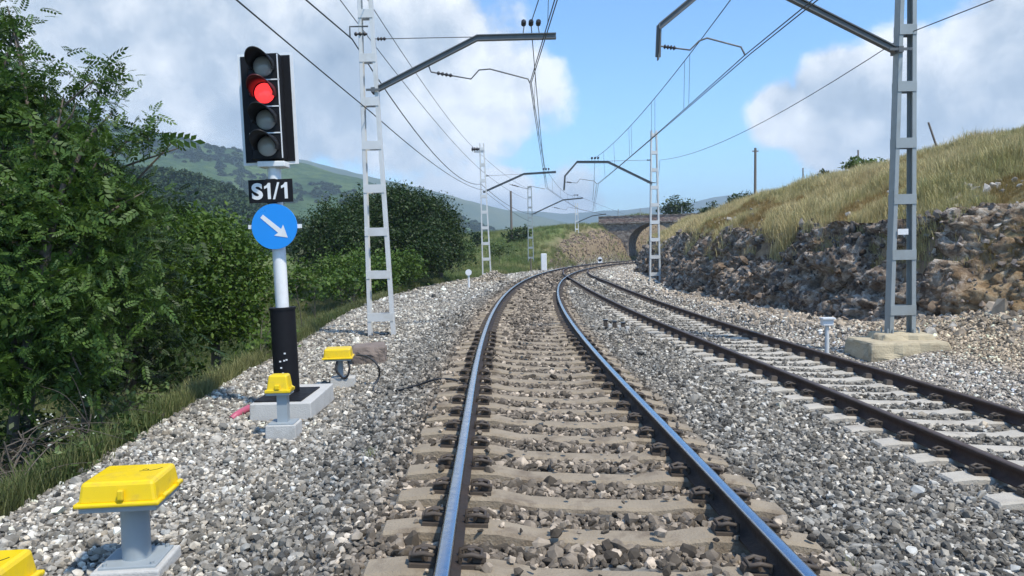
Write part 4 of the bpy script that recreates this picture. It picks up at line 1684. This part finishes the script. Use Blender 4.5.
def big_box(label, x, y, rz):
    g = h1(x, y)
    root = tag(empty('trackside_box', (x, y, g), rz), label, 'junction box')
    zt_ = 0.015 - g
    mb = MB()
    box_lid(mb, 0.46, 0.44, 0.135, zt_)
    lid = mb.build('lid', M['yellow'], root)
    mb = MB()
    mb.box((0.03, -0.235, zt_ + 0.075), (0.035, 0.03, 0.062), 0, None, 1, 0.008)
    mb.build('latch', M['yellow'], lid)
    for q in (-0.12, 0.14):
        mb = MB()
        mb.tube([(0.245, q - 0.035, zt_ + 0.03), (0.245, q + 0.035, zt_ + 0.03)], 0.016, 8)
        mb.build('hinge', M['yellow'], lid)
    # black mark on the lid
    mb = MB()
    zz = zt_ + 0.1478
    for q, (a, b) in enumerate([((0.05, 0.02), (0.10, 0.03)), ((0.10, 0.03), (0.09, 0.06)), ((0.11, 0.02), (0.15, 0.05)), ((0.06, 0.05), (0.08, 0.07)), ((0.15, 0.05), (0.17, 0.085))]):
        mb.sweep_box([(a[0], a[1], zz), (b[0], b[1], zz)], 0.001, 0.007, (0, 0, 1))
    mb.build('painted_mark', M['black'], lid)
    mb = MB()
    mb.box((0, 0, zt_ - 0.018), (0.45, 0.43, 0.034), 0, None, 1, 0.006)
    mb.build('tray', M['grey_metal'], root)
    mb = MB()
    mb.tube([(0.02, 0, 0.08), (0.02, 0, zt_ - 0.035)], 0.085, 24)
    mb.build('pedestal', M['grey_metal'], root)
    mb = MB()
    mb.box((0.02, 0, 0.085), (0.34, 0.34, 0.02), 0, None, 1, 0.004)
    bp_ = mb.build('base_plate', M['grey_metal'], root)
    for sx in (-0.14, 0.14):
        for sy in (-0.14, 0.14):
            MB().tube([(0.02 + sx, sy, 0.09), (0.02 + sx, sy, 0.112)], 0.013, 6).build('bolt', M['grey_metal'], bp_)
    mb = MB()
    mb.box((0.02, 0, 0.0), (0.42, 0.44, 0.16), 0, None, 0.96, 0.012)
    mb.build('footing', M['concrete'], root)
    return root


big_box('large yellow lidded junction box on grey pedestal and concrete footing, whole in view', -2.42, 4.83, 0.10)
big_box('yellow box lid cut off by the picture edge, next to the large yellow box', -2.47, 3.38, 0.08)


def small_box():
    x, y = -2.52, 8.33
    g = h1(x, y)
    root = tag(empty('trackside_box', (x, y, g), 0.03), 'small yellow sensor box on thin grey post in front of the signal base', 'junction box')
    zz = 0.03 - g
    mb = MB()
    mb.box((0, 0, zz + 0.10), (0.24, 0.2, 0.17), 0, None, 0.80, 0.018)
    mb.box((0, 0, zz + 0.015), (0.27, 0.23, 0.035), 0, None, 1, 0.008)
    lid = mb.build('lid', M['yellow'], root)
    MB().box((0.0, -0.108, zz + 0.06), (0.05, 0.03, 0.05), 0, None, 1, 0.008).build('latch', M['yellow'], lid)
    MB().tube([(0.13, -0.05, zz + 0.03), (0.155, -0.05, zz + 0.06)], 0.022, 8).build('cable_gland', M['yellow'], lid)
    MB().box((0, 0, zz - 0.012), (0.25, 0.2, 0.03)).build('tray', M['grey_metal'], root)
    MB().box((0.03, 0, (zz + 0.16) / 2), (0.11, 0.10, zz - 0.18)).build('pedestal', M['grey_metal'], root)
    MB().box((0.03, 0, 0.17), (0.27, 0.26, 0.016)).build('base_plate', M['grey_metal'], root)
    MB().box((0.03, 0, 0.03), (0.33, 0.30, 0.27), 0, None, 0.97, 0.01).build('footing', M['concrete'], root)


small_box()


def loop_box():
    x, y = -2.56, 11.35
    g = h1(x, y)
    root = tag(empty('trackside_box', (x, y, g), 0.12), 'flat yellow box with black cable loops next to the brown concrete block', 'junction box')
    zz = at(336, 358, y).z - g
    mb = MB()
    box_lid(mb, 0.40, 0.36, 0.14, zz)
    mb.build('lid', M['yellow'], root)
    MB().box((0, 0, zz - 0.012), (0.38, 0.34, 0.024)).build('tray', M['grey_metal'], root)
    MB().tube([(0.02, 0, 0.12), (0.02, 0, zz - 0.02)], 0.045, 12).build('pedestal', M['grey_metal'], root)
    MB().box((0.06, 0, 0.06), (0.36, 0.26, 0.20), 0, None, 0.96, 0.01).build('footing', M['concrete'], root)
    for pts in ([(0.0, -0.12, zz), (-0.02, -0.16, zz - 0.15), (0.05, -0.14, zz - 0.26), (0.08, -0.1, 0.16)], [(0.14, -0.12, zz), (0.17, -0.16, zz - 0.12), (0.14, -0.15, zz - 0.24), (0.08, -0.12, 0.15)]):
        MB().tube(smooth_pts(pts), 0.016, 8).build('cable_loop', M['wire_black'], root)
    return root


def smooth_pts(pts, n=6):
    pts = [Vector(p) for p in pts]
    P = [pts[0]] + pts + [pts[-1]]
    out = []
    for i in range(1, len(P) - 2):
        for k in range(n):
            t = k / n
            a, b, c, d = P[i - 1], P[i], P[i + 1], P[i + 2]
            out.append(0.5 * ((2 * b) + (c - a) * t + (2 * a - 5 * b + 4 * c - d) * t * t + (3 * b - a - 3 * c + d) * t ** 3))
    out.append(pts[-1])
    return out


loop_box()
# weathered block, cables, conduit
bx_ = at(369, 352, 13.8)
gz = h1(bx_.x, bx_.y)
o = MB().box((0, 0, 0.12), (0.62, 0.75, 0.42), 0, Matrix.Rotation(0.15, 3, 'Z'), 0.9, 0.04).build('concrete_block', M['concrete_brown'])
o.location = (bx_.x, bx_.y, gz)
roughen(o, 6, 0.05, 5.0)
tag(o, 'weathered brown concrete block in the ballast before the silver mast', 'concrete block')


def ground_cable(name, label, pix, r, m, lift=0.03, cat='cable'):
    pts = []
    for px, py, lf in pix:
        d = ray(px, py)
        lo, hi = 2.0, 60.0
        for _ in range(40):                 # march the pixel ray to the ground
            t = (lo + hi) / 2
            if CH + d[2] * t > h1(d[0] * t, t) + lift + lf: lo = t
            else: hi = t
        pts.append((d[0] * lo, lo, CH + d[2] * lo))
    return tag(MB().tube(smooth_pts(pts), r, 8).build(name, m), label, cat)


ground_cable('cable', 'black cable arching from the flat yellow box down into the ballast', [(357, 355, .32), (368, 357, .36), (378, 366, .25), (379, 377, .05), (373, 390, 0), (380, 393, 0), (384, 388, -.05)], 0.014, M['wire_black'])
ground_cable('cable', 'black cable lying across the ballast to the left main rail', [(392, 390, -.03), (400, 390, .0), (418, 385, .02), (433, 380, .04), (448, 379, .06), (461, 382, .05), (468, 386, 0.05)], 0.014, M['wire_black'])
ground_cable('conduit', 'short pink corrugated conduit stub sticking out behind the signal base', [(232, 419, -.02), (238, 414, .02), (249, 408, .03)], 0.045, M['pink'], cat='pipe')


def thing_post(name, label, p, h, r, m, cat, head=None, n=12, group=None, lean=(0, 0)):
    p = Vector(p)
    root = tag(empty(name, p), label, cat, group)
    MB().tube([(0, 0, -0.2), (lean[0] * h, lean[1] * h, h)], [r, r * 0.85], n).build('post', m, root)
    if head: head(root, h)
    return root


def gpos(px, py, depth):
    p = at(px, py, depth)
    return Vector((p.x, p.y, h1(p.x, p.y)))


p = gpos(827, 346, 14.7)
thing_post('marker_post', 'short pale grey post with a white box cap beside the side track', p, 0.66, 0.045, M['mast_white'], 'post',
           lambda rt, h: (MB().box((0.0, 0, h + 0.05), (0.20, 0.16, 0.13), 0, None, 1, 0.012).build('cap_box', M['white'], rt), MB().box((0, -0.02, h + 0.125), (0.24, 0.2, 0.025)).build('cap_roof', M['white'], rt)))
p = gpos(469, 289, 40.0)
thing_post('disc_sign', 'little white disc sign on a short white post left of the main track', p, 0.75, 0.06, M['white'], 'sign',
           lambda rt, h: MB().tube([(0, -0.05, h + 0.13), (0, -0.09, h + 0.13)], 0.16, 24).build('disc', M['white'], rt))
p = gpos(544, 268, 75)
o = MB().box((0, 0, 0.75), (0.56, 0.4, 1.9), 0, None, 0.96, 0.05).build('marker_pillar', M['white'])
o.location = p
tag(o, 'stout white pillar left of the curve before the stone slope', 'pillar')
p = gpos(531, 268, 72)
thing_post('stake', 'thin dark stake beside the stout white pillar', p, 1.3, 0.06, M['wood'], 'post')
p = gpos(600, 263, 88)
root = tag(empty('dwarf_marker', p), 'small white round-topped marker beside the rails in front of the bridge', 'marker')
MB().box((0, 0, 0.15), (0.5, 0.3, 0.9), 0, None, 1, 0.02).build('marker_body', M['white'], root)
MB().tube([(0, -0.15, 0.6), (0, 0.15, 0.6)], 0.25, 20).build('marker_top', M['white'], root)
MB().tube([(0, -0.19, 0.5), (0, -0.16, 0.5)], 0.13, 16).build('marker_eye', M['black'], root)
for i, (px, py) in enumerate([(605.5, 327), (614.5, 327), (623, 326.5)]):
    p = gpos(px, py, 18.4)
    rt = tag(empty('cable_terminal', p), ['small dark block standing nearest the main track in a row of three between the tracks', 'middle small dark block of the row of three between the tracks', 'small dark block standing nearest the side track in the row of three'][i], 'terminal block', 'terminal blocks between the tracks')
    MB().box((0, 0, 0.08), (0.095, 0.10, 0.20), 0, None, 0.9, 0.012).build('block', M['clip'], rt)
    MB().box((0, 0.0, 0.187), (0.11, 0.115, 0.02), 0, None, 1, 0.004).build('cap', M['insul'], rt)
    MB().box((0.11, 0.02, 0.04), (0.10, 0.12, 0.10), 0, None, 0.9, 0.012).build('side_pad', M['concrete'], rt)

# poles on the skyline
for px, py0, dep, top, r_, lean, lab in [
        (755, 195, 62, 148, 0.11, (0.01, 0), 'tall wooden pole rising from the bushes on the grass ridge'),
        (859, 168, 62, 150, 0.07, (-0.02, 0), 'short thin pole on the ridge left of the tall grey mast'),
        (803, 186, 85, 168, 0.08, (0, 0), 'faint pole on the ridge between the wooden pole and the thin pole'),
        (945, 153, 36, 122, 0.05, (-0.38, 0), 'leaning dark stake on the dry grass hill right of the grey mast')]:
    p = gpos(px, py0, dep)
    h = at(px, top, dep).z - p.z
    rt = thing_post('wooden_pole', lab, p, h, r_, M['wood'], 'pole', lean=lean)
    if px == 755:
        MB().box((0.01 * h, 0, h - 0.25), (0.5, 0.08, 0.08)).build('cross_arm', M['wood'], rt)
p = gpos(512, 255, 92)
rt = thing_post('wooden_pole', 'grey pole rising behind the dark round tree near the distant mast', p, at(512, 191, 92).z - p.z, 0.14, M['wood'], 'pole')


# ------------------------------------------------------------------ vegetation
def rand_rot(r, n, up=0.0):
    """n random rotation matrices, leaf normals leaning to the sky by 'up'"""
    nz = r.normal(size=(n, 3))
    nz[:, 2] = np.abs(nz[:, 2]) * (1 - up) + up * 2
    nz /= np.linalg.norm(nz, axis=1)[:, None]
    t = r.normal(size=(n, 3))
    t -= nz * np.sum(t * nz, 1)[:, None]
    t /= np.linalg.norm(t, axis=1)[:, None]
    b = np.cross(nz, t)
    return np.stack([t, b, nz], 2)


LEAF = np.array([(0, -0.02, 0), (0.5, -0.26, 0.03), (1.0, 0.0, -0.05), (0.5, 0.26, 0.03)])


def sprig():
    """ash leaf: leaflets in pairs along a stalk"""
    V = []
    for k in range(5):
        for s in (-1, 1):
            a = R(52) * s
            L = 0.30 - 0.02 * abs(k - 2)
            w = 0.075
            p = np.array([0.12 + 0.17 * k, 0, -0.02 * k * k * 0.4])
            dx, dy = math.cos(a), math.sin(a)
            for t, q in ((0, 0), (0.5, -1), (1, 0), (0.5, 1)):
                V.append(p + np.array([dx * t * L - dy * q * w, dy * t * L + dx * q * w, -0.07 * t * t]))
    p = np.array([0.9, 0, -0.14])
    for t, q in ((0, 0), (0.5, -1), (1, 0), (0.5, 1)):
        V.append(p + np.array([t * 0.3, q * 0.075, -0.1 * t]))
    return np.array(V)


SPRIG = sprig()


def leaves_mesh(name, pos, size, m, r, unit=LEAF, up=0.25):
    n, k = len(pos), len(unit)
    Rm = rand_rot(r, n, up)
    V = np.einsum('nij,kj->nki', Rm, unit) * np.asarray(size).reshape(-1, 1, 1) + pos[:, None, :]
    Fc = np.arange(n * k).reshape(-1, 4)
    return np_mesh(name, V.reshape(-1, 3), Fc, m, False)


def lobes_to_clumps(lobes, per_area, r, clump):
    """clump centres spread through the lobes (mostly towards their skins)"""
    C = []
    for (cx_, cy_, cz_, rx, ry, rz) in lobes:
        n = max(6, int(per_area * 4 * pi * ((rx * ry) ** 1.6 + (rx * rz) ** 1.6 + (ry * rz) ** 1.6) ** (1 / 1.6) / 3 ** (1 / 1.6)))
        d = r.normal(size=(n, 3))
        d /= np.linalg.norm(d, axis=1)[:, None]
        q = r.uniform(0.15, 1.0, n) ** 0.55
        q *= 1 + 0.16 * r.normal(size=n)
        C.append(np.array([cx_, cy_, cz_]) + d * q[:, None] * np.array([rx, ry, rz]))
    return np.concatenate(C)


def tree(name, label, base, lobes, m, seed, clump=0.35, per_area=1.6, leaves=26, size=0.16, cat='tree', group='trees left of the line', trunk_r=0.16, bark='bark', unit=LEAF, stems=1, up=0.25):
    r = np.random.default_rng(seed)
    base = Vector(base)
    root = tag(empty(name, base), label, cat, group)
    lob = np.array(lobes, float)
    lob[:, :3] -= np.array(base)
    C = lobes_to_clumps(lob, per_area, r, clump)
    # trunk and limbs reaching into the lobes
    mb = MB()
    mid = np.mean(lob[:, :3], 0)
    for s in range(stems):
        ox, oy = (r.normal(0, 0.35, 2) if stems > 1 else (0, 0))
        top = Vector((mid[0] * 0.6 + ox * 1.5, mid[1] * 0.6 + oy * 1.5, mid[2]))
        pts = smooth_pts([(ox, oy, -0.3), (ox + top.x * 0.15 + r.normal(0, 0.05), oy + top.y * 0.2, top.z * 0.4), tuple(top)], 5)
        n = len(pts)
        mb.tube(pts, [trunk_r * (1 - 0.65 * i / (n - 1)) for i in range(n)], 8)
        for l in lob:
            a = pts[int(r.integers(n // 2, n - 1))]
            e = Vector(l[:3]) + Vector(r.normal(0, 0.2, 3))
            mdl = a.lerp(e, 0.5) + Vector((0, 0, 0.12 * (e - a).length))
            q = smooth_pts([a, mdl, e], 4)
            mb.tube(q, [trunk_r * 0.45 * (1 - 0.8 * i / (len(q) - 1)) for i in range(len(q))], 6)
    for c in C[::max(1, len(C) // 60)]:
        l = lob[np.argmin(np.sum((lob[:, :3] - c) ** 2, 1))]
        a, e = Vector(l[:3]), Vector(c)
        mb.tube([a, a.lerp(e, 0.5) + Vector(r.normal(0, 0.08, 3)), e], [trunk_r * 0.13, trunk_r * 0.09, trunk_r * 0.04], 4)
    mb.build('trunk', M[bark], root)
    n = len(C) * leaves
    pos = np.repeat(C, leaves, 0) + r.normal(size=(n, 3)) * clump * np.array([1, 1, 0.62])
    crown = mesh_obj('crown', leaves_mesh('crown', pos, size * np.exp(r.normal(0, 0.35, n)), m, r, unit, up), root)
    return root, n


def L(px, py, dep, rpx, rpy=None, ry=None):
    """lobe given by where it shows, its depth and its size in pixels at that depth"""
    p = at(px, py, dep)
    k = dep / F
    rpy = rpy or rpx
    return (p.x, p.y, p.z, rpx * k, (ry if ry else rpx * k), rpy * k)


tot = 0
# the large ash by the edge of the ballast, its crown leaving the picture on the left
b = gpos(-30, 500, 8.8)
_, n_ = tree('ash_tree', 'large ash tree with feathery leaves, its crown towering at the picture edge', b,
             [L(-60, 80, 9.2, 66, 80), L(8, 100, 9.0, 34, 45), L(56, 165, 8.9, 36, 42), L(10, 215, 8.6, 70, 60), L(92, 215, 9.0, 38, 42), L(40, 300, 8.5, 60, 48), L(-80, 260, 9, 100, 100), L(104, 92, 9.3, 9, 34), L(95, 135, 9.2, 14, 18), L(122, 290, 9.3, 28, 34), L(148, 138, 9.4, 16, 10), L(132, 205, 9.4, 18, 28), L(2, 20, 9.4, 12, 26), L(-5, 370, 8.3, 50, 28), L(70, 360, 8.9, 38, 26), L(40, 95, 9.2, 9, 18)],
             M['leaf_ash'], 21, 0.16, 30.0, 10, 0.15, trunk_r=0.075, bark='bark', unit=SPRIG, stems=4, up=0.2)
tot += n_ * 11
b = gpos(60, 420, 12.5)
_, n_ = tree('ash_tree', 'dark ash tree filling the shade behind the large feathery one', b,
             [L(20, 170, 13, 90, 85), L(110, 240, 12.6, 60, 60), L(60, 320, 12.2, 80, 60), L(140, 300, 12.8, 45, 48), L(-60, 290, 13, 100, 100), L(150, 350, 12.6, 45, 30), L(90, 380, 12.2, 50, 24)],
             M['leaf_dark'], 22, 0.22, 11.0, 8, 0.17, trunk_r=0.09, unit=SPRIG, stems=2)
tot += n_ * 11
b = gpos(215, 350, 18)
_, n_ = tree('broadleaf_tree', 'mid green rounded tree left of the signal post, lit on its crown', b,
             [L(185, 262, 18.5, 42, 48), L(225, 275, 18, 42, 50), L(205, 235, 19, 30, 28), L(160, 300, 18, 40, 40), L(235, 312, 17.6, 34, 30), L(190, 325, 17.5, 44, 26), L(250, 262, 18.6, 16, 30)],
             M['leaf_mid'], 23, 0.22, 12.0, 44, 0.09)
tot += n_
b = gpos(150, 330, 24)
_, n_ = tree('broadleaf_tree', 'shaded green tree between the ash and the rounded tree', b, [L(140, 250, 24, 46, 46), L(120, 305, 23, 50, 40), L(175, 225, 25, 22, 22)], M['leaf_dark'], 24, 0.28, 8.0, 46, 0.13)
tot += n_
for i, (lab, lobes, mm) in enumerate([
        ('dense dark round tree behind the silver mast, tallest of its clump', [L(402, 218, 46, 32, 28), L(380, 245, 45, 34, 26), L(418, 250, 44, 30, 26), L(396, 198, 47, 17, 12), L(420, 207, 46, 14, 12)], 'leaf_dark'),
        ('dark tree at the right end of the clump, facing the white mast', [L(440, 222, 50, 20, 24), L(430, 246, 49, 28, 24), L(448, 245, 49, 14, 20)], 'leaf_dark'),
        ('dark tree left of the silver mast, just right of the blue disc', [L(338, 224, 43, 26, 22), L(318, 247, 42, 24, 26), L(350, 246, 41, 28, 26), L(364, 212, 45, 18, 18)], 'leaf_dark'),
        ('paler bushy tree low in front of the dark clump', [L(372, 275, 37, 26, 17), L(345, 272, 38, 26, 18), L(402, 268, 40, 20, 14)], 'leaf_mid')]):
    d0 = [43, 48, 42, 37][i]
    c = lobes[0]
    b = Vector((c[0], c[1], h1(c[0], c[1])))
    _, n_ = tree('broadleaf_tree', lab, b, lobes, M[mm], 40 + i, 0.34, 5.5, 80, 0.13, trunk_r=0.2)
    tot += n_


def bush(label, px, pyc, dep, rpx, rpy, m, seed, size=0.12, per=4.0, cat='bush', group='bushes along the line', name='bush', lv=16, cl=0.16):
    p = at(px, pyc, dep)
    g = h1(p.x, p.y)
    k = dep / F
    rr = np.random.default_rng(seed)
    lobes = []
    for q in range(4):
        a = rr.uniform(0, 2 * pi)
        lobes.append((p.x + 0.45 * rpx * k * math.cos(a), p.y + 0.45 * rpx * k * math.sin(a), p.z + rr.uniform(-0.25, 0.25) * rpy * k, rpx * k * 0.68, rpx * k * 0.68, rpy * k * 0.75))
    return tree(name, label, (p.x, p.y, g), lobes, M[m], seed, cl, per, lv, size, cat, group, trunk_r=0.018, stems=3)[1]


for i, (lab, px, py, dep, rx, ry, mm, sz, per) in enumerate([
        ('round green bush at the ballast edge left of the black sleeve', 262, 347, 15.5, 24, 24, 'leaf_mid', 0.10, 5.0),
        ('bright rounded bush between the signal post and the silver mast', 345, 290, 29, 26, 22, 'leaf_mid', 0.13, 3.5),
        ('leafy bush right behind the signal post below the blue disc', 305, 285, 24, 26, 26, 'leaf_mid', 0.13, 3.5),
        ('low scrub right of the dark clump, next to the white mast foot', 425, 262, 58, 24, 10, 'leaf_bush', 0.2, 1.6),
        ('scrub on the green bank left of the white mast', 455, 252, 66, 22, 13, 'leaf_bush', 0.2, 1.4),
        ('dark round tree in front of the far grey pole', 517, 234, 90, 13, 13, 'leaf_dark', 0.26, 1.2),
        ('small dark bush on the bank left of the dark round tree', 473, 240, 88, 10, 11, 'leaf_dark', 0.26, 1.2),
        ('row of low dark bushes on the green hill beyond the distant mast', 556, 230, 118, 11, 5, 'leaf_dark', 0.3, 1.0),
        ('scrub on the slope right of the white mast', 498, 250, 72, 14, 10, 'leaf_bush', 0.2, 1.4),
        ('dark brush beneath the large ash at the ballast edge', 40, 440, 9.0, 44, 36, 'leaf_dark', 0.085, 7.0),
        ('tangled brush on the bank above the large yellow box', 120, 418, 9.4, 36, 26, 'leaf_bush', 0.075, 7.0),
        ('brush in shade under the rounded tree', 175, 375, 13.5, 36, 18, 'leaf_dark', 0.09, 6.0),
        ('low brush between the bank brush and the signal base', 215, 372, 14.5, 24, 14, 'leaf_bush', 0.09, 6.0),
        ('olive brush at the ballast edge by the ash stems', 65, 472, 7.4, 26, 20, 'leaf_bush', 0.06, 9.0),
        ('brambles at the ballast edge between the ash and the rounded tree', 150, 405, 11.0, 30, 16, 'leaf_bush', 0.07, 8.0),
        ('dark brambles spilling down the bank below the ash', 105, 440, 8.6, 26, 20, 'leaf_dark', 0.065, 9.0),
        ('shady brush at the foot of the ash, leaving the picture', -15, 455, 8.0, 40, 40, 'leaf_dark', 0.085, 7.0)]):
    tot += bush(lab, px, py, dep, rx, ry, mm, 60 + i, sz, per)
tot += bush('pale flowering weed in the shaded bank brush', 62, 425, 7.9, 16, 8, 'leaf_pale', 90, 0.035, 5, lv=3)

p = gpos(676, 212, 120)
_, n_ = tree('broadleaf_tree', 'lone dark round tree on the hill behind the bridge', p, [L(676, 207, 120, 11, 9), L(669, 211, 120, 9, 7), L(683, 210, 120, 9, 8)], M['leaf_dark'], 77, 0.5, 0.9, 30, 0.32, group='trees right of the line')
tot += n_
for i, (lab, px, py, dep, rx, ry) in enumerate([
        ('dark bush on the ridge left of the tall wooden pole', 735, 203, 70, 14, 8), ('dark bush at the foot of the tall wooden pole', 748, 199, 68, 11, 9),
        ('small bush on the ridge near the lone tree', 703, 212, 80, 9, 6), ('conical bush on the ridge right of the wooden pole', 826, 179, 55, 7, 8),
        ('low bush on the ridge left of the tall mast', 868, 166, 45, 24, 7), ('ragged bush on the ridge right of the lone tree', 716, 208, 76, 8, 7),
        ('little bush on the ridge between the poles', 796, 190, 62, 9, 5)]):
    tot += bush(lab, px, py, dep, rx, ry, 'leaf_dark' if i != 4 else 'leaf_bush', 110 + i, 0.2, 2.0, group='bushes on the grass ridge')
print('leaf quads', tot)


# grass: tufts of blades, scattered
def tuft_mesh(seed, m, n=26, h=1.0, spread=0.42, w=0.013):
    r = np.random.default_rng(seed)
    V, Fc = [], []
    for i in range(n):
        a = r.uniform(0, 2 * pi)
        b = np.array([r.normal(0, spread * 0.5), r.normal(0, spread * 0.5), -0.05])
        d = np.array([math.cos(a), math.sin(a), 0])
        s = np.array([-d[1], d[0], 0]) * w
        hh = h * r.uniform(0.5, 1.1)
        ln = r.uniform(0.05, 0.45) * hh
        p1 = b + d * ln * 0.35 + np.array([0, 0, hh * 0.6])
        p2 = b + d * ln + np.array([0, 0, hh])
        k = len(V)
        V += [b - s, b + s, p1 + s * 0.8, p1 - s * 0.8, p2 + s * 0.25, p2 - s * 0.25]
        Fc += [(k, k + 1, k + 2, k + 3), (k + 3, k + 2, k + 4, k + 5)]
    return np_mesh('grass_tuft_shape', V, Fc, m)


TUFTS = proto_collection('tuft_shape', [tuft_mesh(i, M['blade']) for i in range(8)])


def grass(name, label, x, y, hgt, col, seed):
    r = np.random.default_rng(seed)
    n = len(x)
    z = H(x, y)
    rot = np.stack([r.normal(0, 0.12, n), r.normal(0, 0.12, n), r.uniform(0, 2 * pi, n)], 1)
    scl = np.stack([hgt * 1.3, hgt * 1.3, hgt], 1)
    return tag(scatter(name, np.stack([x, y, z], 1), rot, scl, r.integers(0, 8, n), col, TUFTS), label, 'grass')


r = np.random.default_rng(12)
n = 90000
y = 9 * np.exp(r.random(n) * math.log(120 / 9.0))
W = xw(y)
x = W + 0.65 + r.random(n) ** 1.05 * 14
k = in_view(x, y, 1.5)
bare = fbm(x * 0.35, y * 0.35, 4.0, 3)
k &= (r.random(n) < np.clip(0.8 + (x - W - 0.7) * 0.3, 0, 1)) & (bare + 0.25 * (x - W) > -0.45)
x, y, W = x[k], y[k], W[k]
n = len(x)
g = np.clip(0.20 + 0.35 * fbm(x * 0.18, y * 0.18, 7.0, 3) + r.normal(0, 0.18, n), 0, 1)[:, None]
col = (1 - g) * np.array([0.52, 0.43, 0.23]) + g * np.array([0.27, 0.28, 0.105])
col *= r.uniform(0.75, 1.2, (n, 1))
pv_ = fbm(x * 0.5, y * 0.5, 11.0, 3)
col = np.where((pv_ < -0.45)[:, None], col * np.array([0.75, 0.62, 0.5]), col * 1.12)
grass('dry_grass', 'long dry straw-coloured grass covering the hill above the rock cutting', x, y, r.uniform(0.14, 0.36, n) * (1 + 0.004 * y) * np.clip(1 + 0.7 * pv_, 0.4, 1.9), col, 13)
print('dry grass', n)

n = 52000
y = 5 * np.exp(r.random(n) * math.log(150 / 5.0))
E_ = EDGE(np.minimum(y, 130))
x = xc(y) - E_ - 0.15 - r.random(n) ** 1.3 * (9 + 0.25 * y)
k = in_view(x, y, 1.5) & ~((y > 88) & (xc(y) - x < E_ + 4.0) & (r.random(n) < 0.85))
x, y = x[k], y[k]
n = len(x)
g = np.clip(0.60 + 0.35 * fbm(x * 0.25, y * 0.25, 2.0, 3) + r.normal(0, 0.18, n), 0, 1)[:, None]
g = np.clip(g + 0.15 * sstep(14, 8, y)[:, None], 0, 1)
col = (1 - g) * np.array([0.25, 0.23, 0.10]) + g * np.array([0.070, 0.115, 0.030])
col *= (1 + 0.30 * sstep(20, 14, y) * sstep(7, 9, y) + 0.55 * sstep(30, 60, y))[:, None]  # first term paints a sunlit strip into the colour; second pales the far meadow
col *= r.uniform(0.7, 1.2, (n, 1))
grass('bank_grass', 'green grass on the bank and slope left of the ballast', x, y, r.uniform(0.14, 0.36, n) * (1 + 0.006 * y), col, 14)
print('bank grass', n)
# a few weeds in the ballast
n = 26
y = r.uniform(3.6, 26, n)
x = xc(y) + r.choice([1.2, -1.5, 1.75, 2.6, -2.2], n) + r.normal(0, 0.25, n)
x[0], y[0] = 1.27, 3.72
grass('ballast_weeds', 'tiny pale green weeds growing between the ballast stones', x, y, r.uniform(0.04, 0.10, n), np.tile([0.24, 0.27, 0.09], (n, 1)), 15)


# the far wood on the dark hill: many crowns reading as one mass
def blob_mesh(seed, m):
    r = np.random.default_rng(seed)
    n = 260
    d = r.normal(size=(n, 3))
    d /= np.linalg.norm(d, axis=1)[:, None]
    d[:, 2] = np.abs(d[:, 2]) * 0.9
    pos = d * r.uniform(0.55, 1.0, (n, 1))
    return leaves_mesh('canopy_shape', pos, 0.42 * np.ones(n), m, r, LEAF * np.array([1, 1.2, 1]), 0.3)


CROWNS = proto_collection('canopy_shape', [blob_mesh(500 + i, M['canopy']) for i in range(5)])
Vg = WOODV.reshape(26, 160, 3)
n = 5600
i = r.uniform(0.5, 22, n)
j = r.uniform(0, 158.9, n)
i0, j0 = i.astype(int), j.astype(int)
fi, fj = (i - i0)[:, None], (j - j0)[:, None]
P = Vg[i0, j0] * (1 - fi) * (1 - fj) + Vg[i0 + 1, j0] * fi * (1 - fj) + Vg[i0, j0 + 1] * (1 - fi) * fj + Vg[i0 + 1, j0 + 1] * fi * fj
s = r.uniform(1.6, 3.6, n)
g = r.random((n, 1))
col = (1 - g) * np.array([0.018, 0.045, 0.014]) + g * np.array([0.05, 0.085, 0.025])
Vh = GREENV.reshape(26, 160, 3)
n2_ = 9000
i = r.uniform(0.5, 18.5, n2_)
j = r.uniform(0, 158.9, n2_)
i0, j0 = i.astype(int), j.astype(int)
fi, fj = (i - i0)[:, None], (j - j0)[:, None]
Q = Vh[i0, j0] * (1 - fi) * (1 - fj) + Vh[i0 + 1, j0] * fi * (1 - fj) + Vh[i0, j0 + 1] * (1 - fi) * fj + Vh[i0 + 1, j0 + 1] * fi * fj
dens = fbm(Q[:, 0] / 90, Q[:, 1] / 160, 1.0, 4)
Q = Q[dens + r.normal(0, 0.12, n2_) > 0.02]
P = np.concatenate([P, Q])
s = np.concatenate([s, r.uniform(2.0, 4.5, len(Q))])
n = len(P)
g = r.random((n, 1))
col = (1 - g) * np.array([0.018, 0.045, 0.014]) + g * np.array([0.05, 0.085, 0.025])
tag(scatter('far_wood', P, np.stack([0 * s, 0 * s, r.uniform(0, 6.28, n)], 1), np.stack([s, s, s], 1), r.integers(0, 5, n), col, CROWNS), 'dark wood covering the near hill beyond the trees', 'wood')


# ------------------------------------------------------------------ summer haze over the valley
mh = bpy.data.materials.new('haze')
mh.use_nodes = True
nt_ = NT(mh.node_tree)
nt_.n.remove(nt_.n['Principled BSDF'])
pv = nt_.node('ShaderNodeVolumePrincipled')
pv.inputs['Color'].default_value = (0.66, 0.82, 1.0, 1)
pv.inputs['Density'].default_value = 0.00030
nt_.link(pv.outputs[0], nt_.n['Material Output'].inputs['Volume'])
o = MB().box((0, 1900, 115), (8000, 5400, 330)).build('haze', mh)
tag(o, 'pale blue summer haze lying over the valley and far hills', 'haze', kind='stuff')
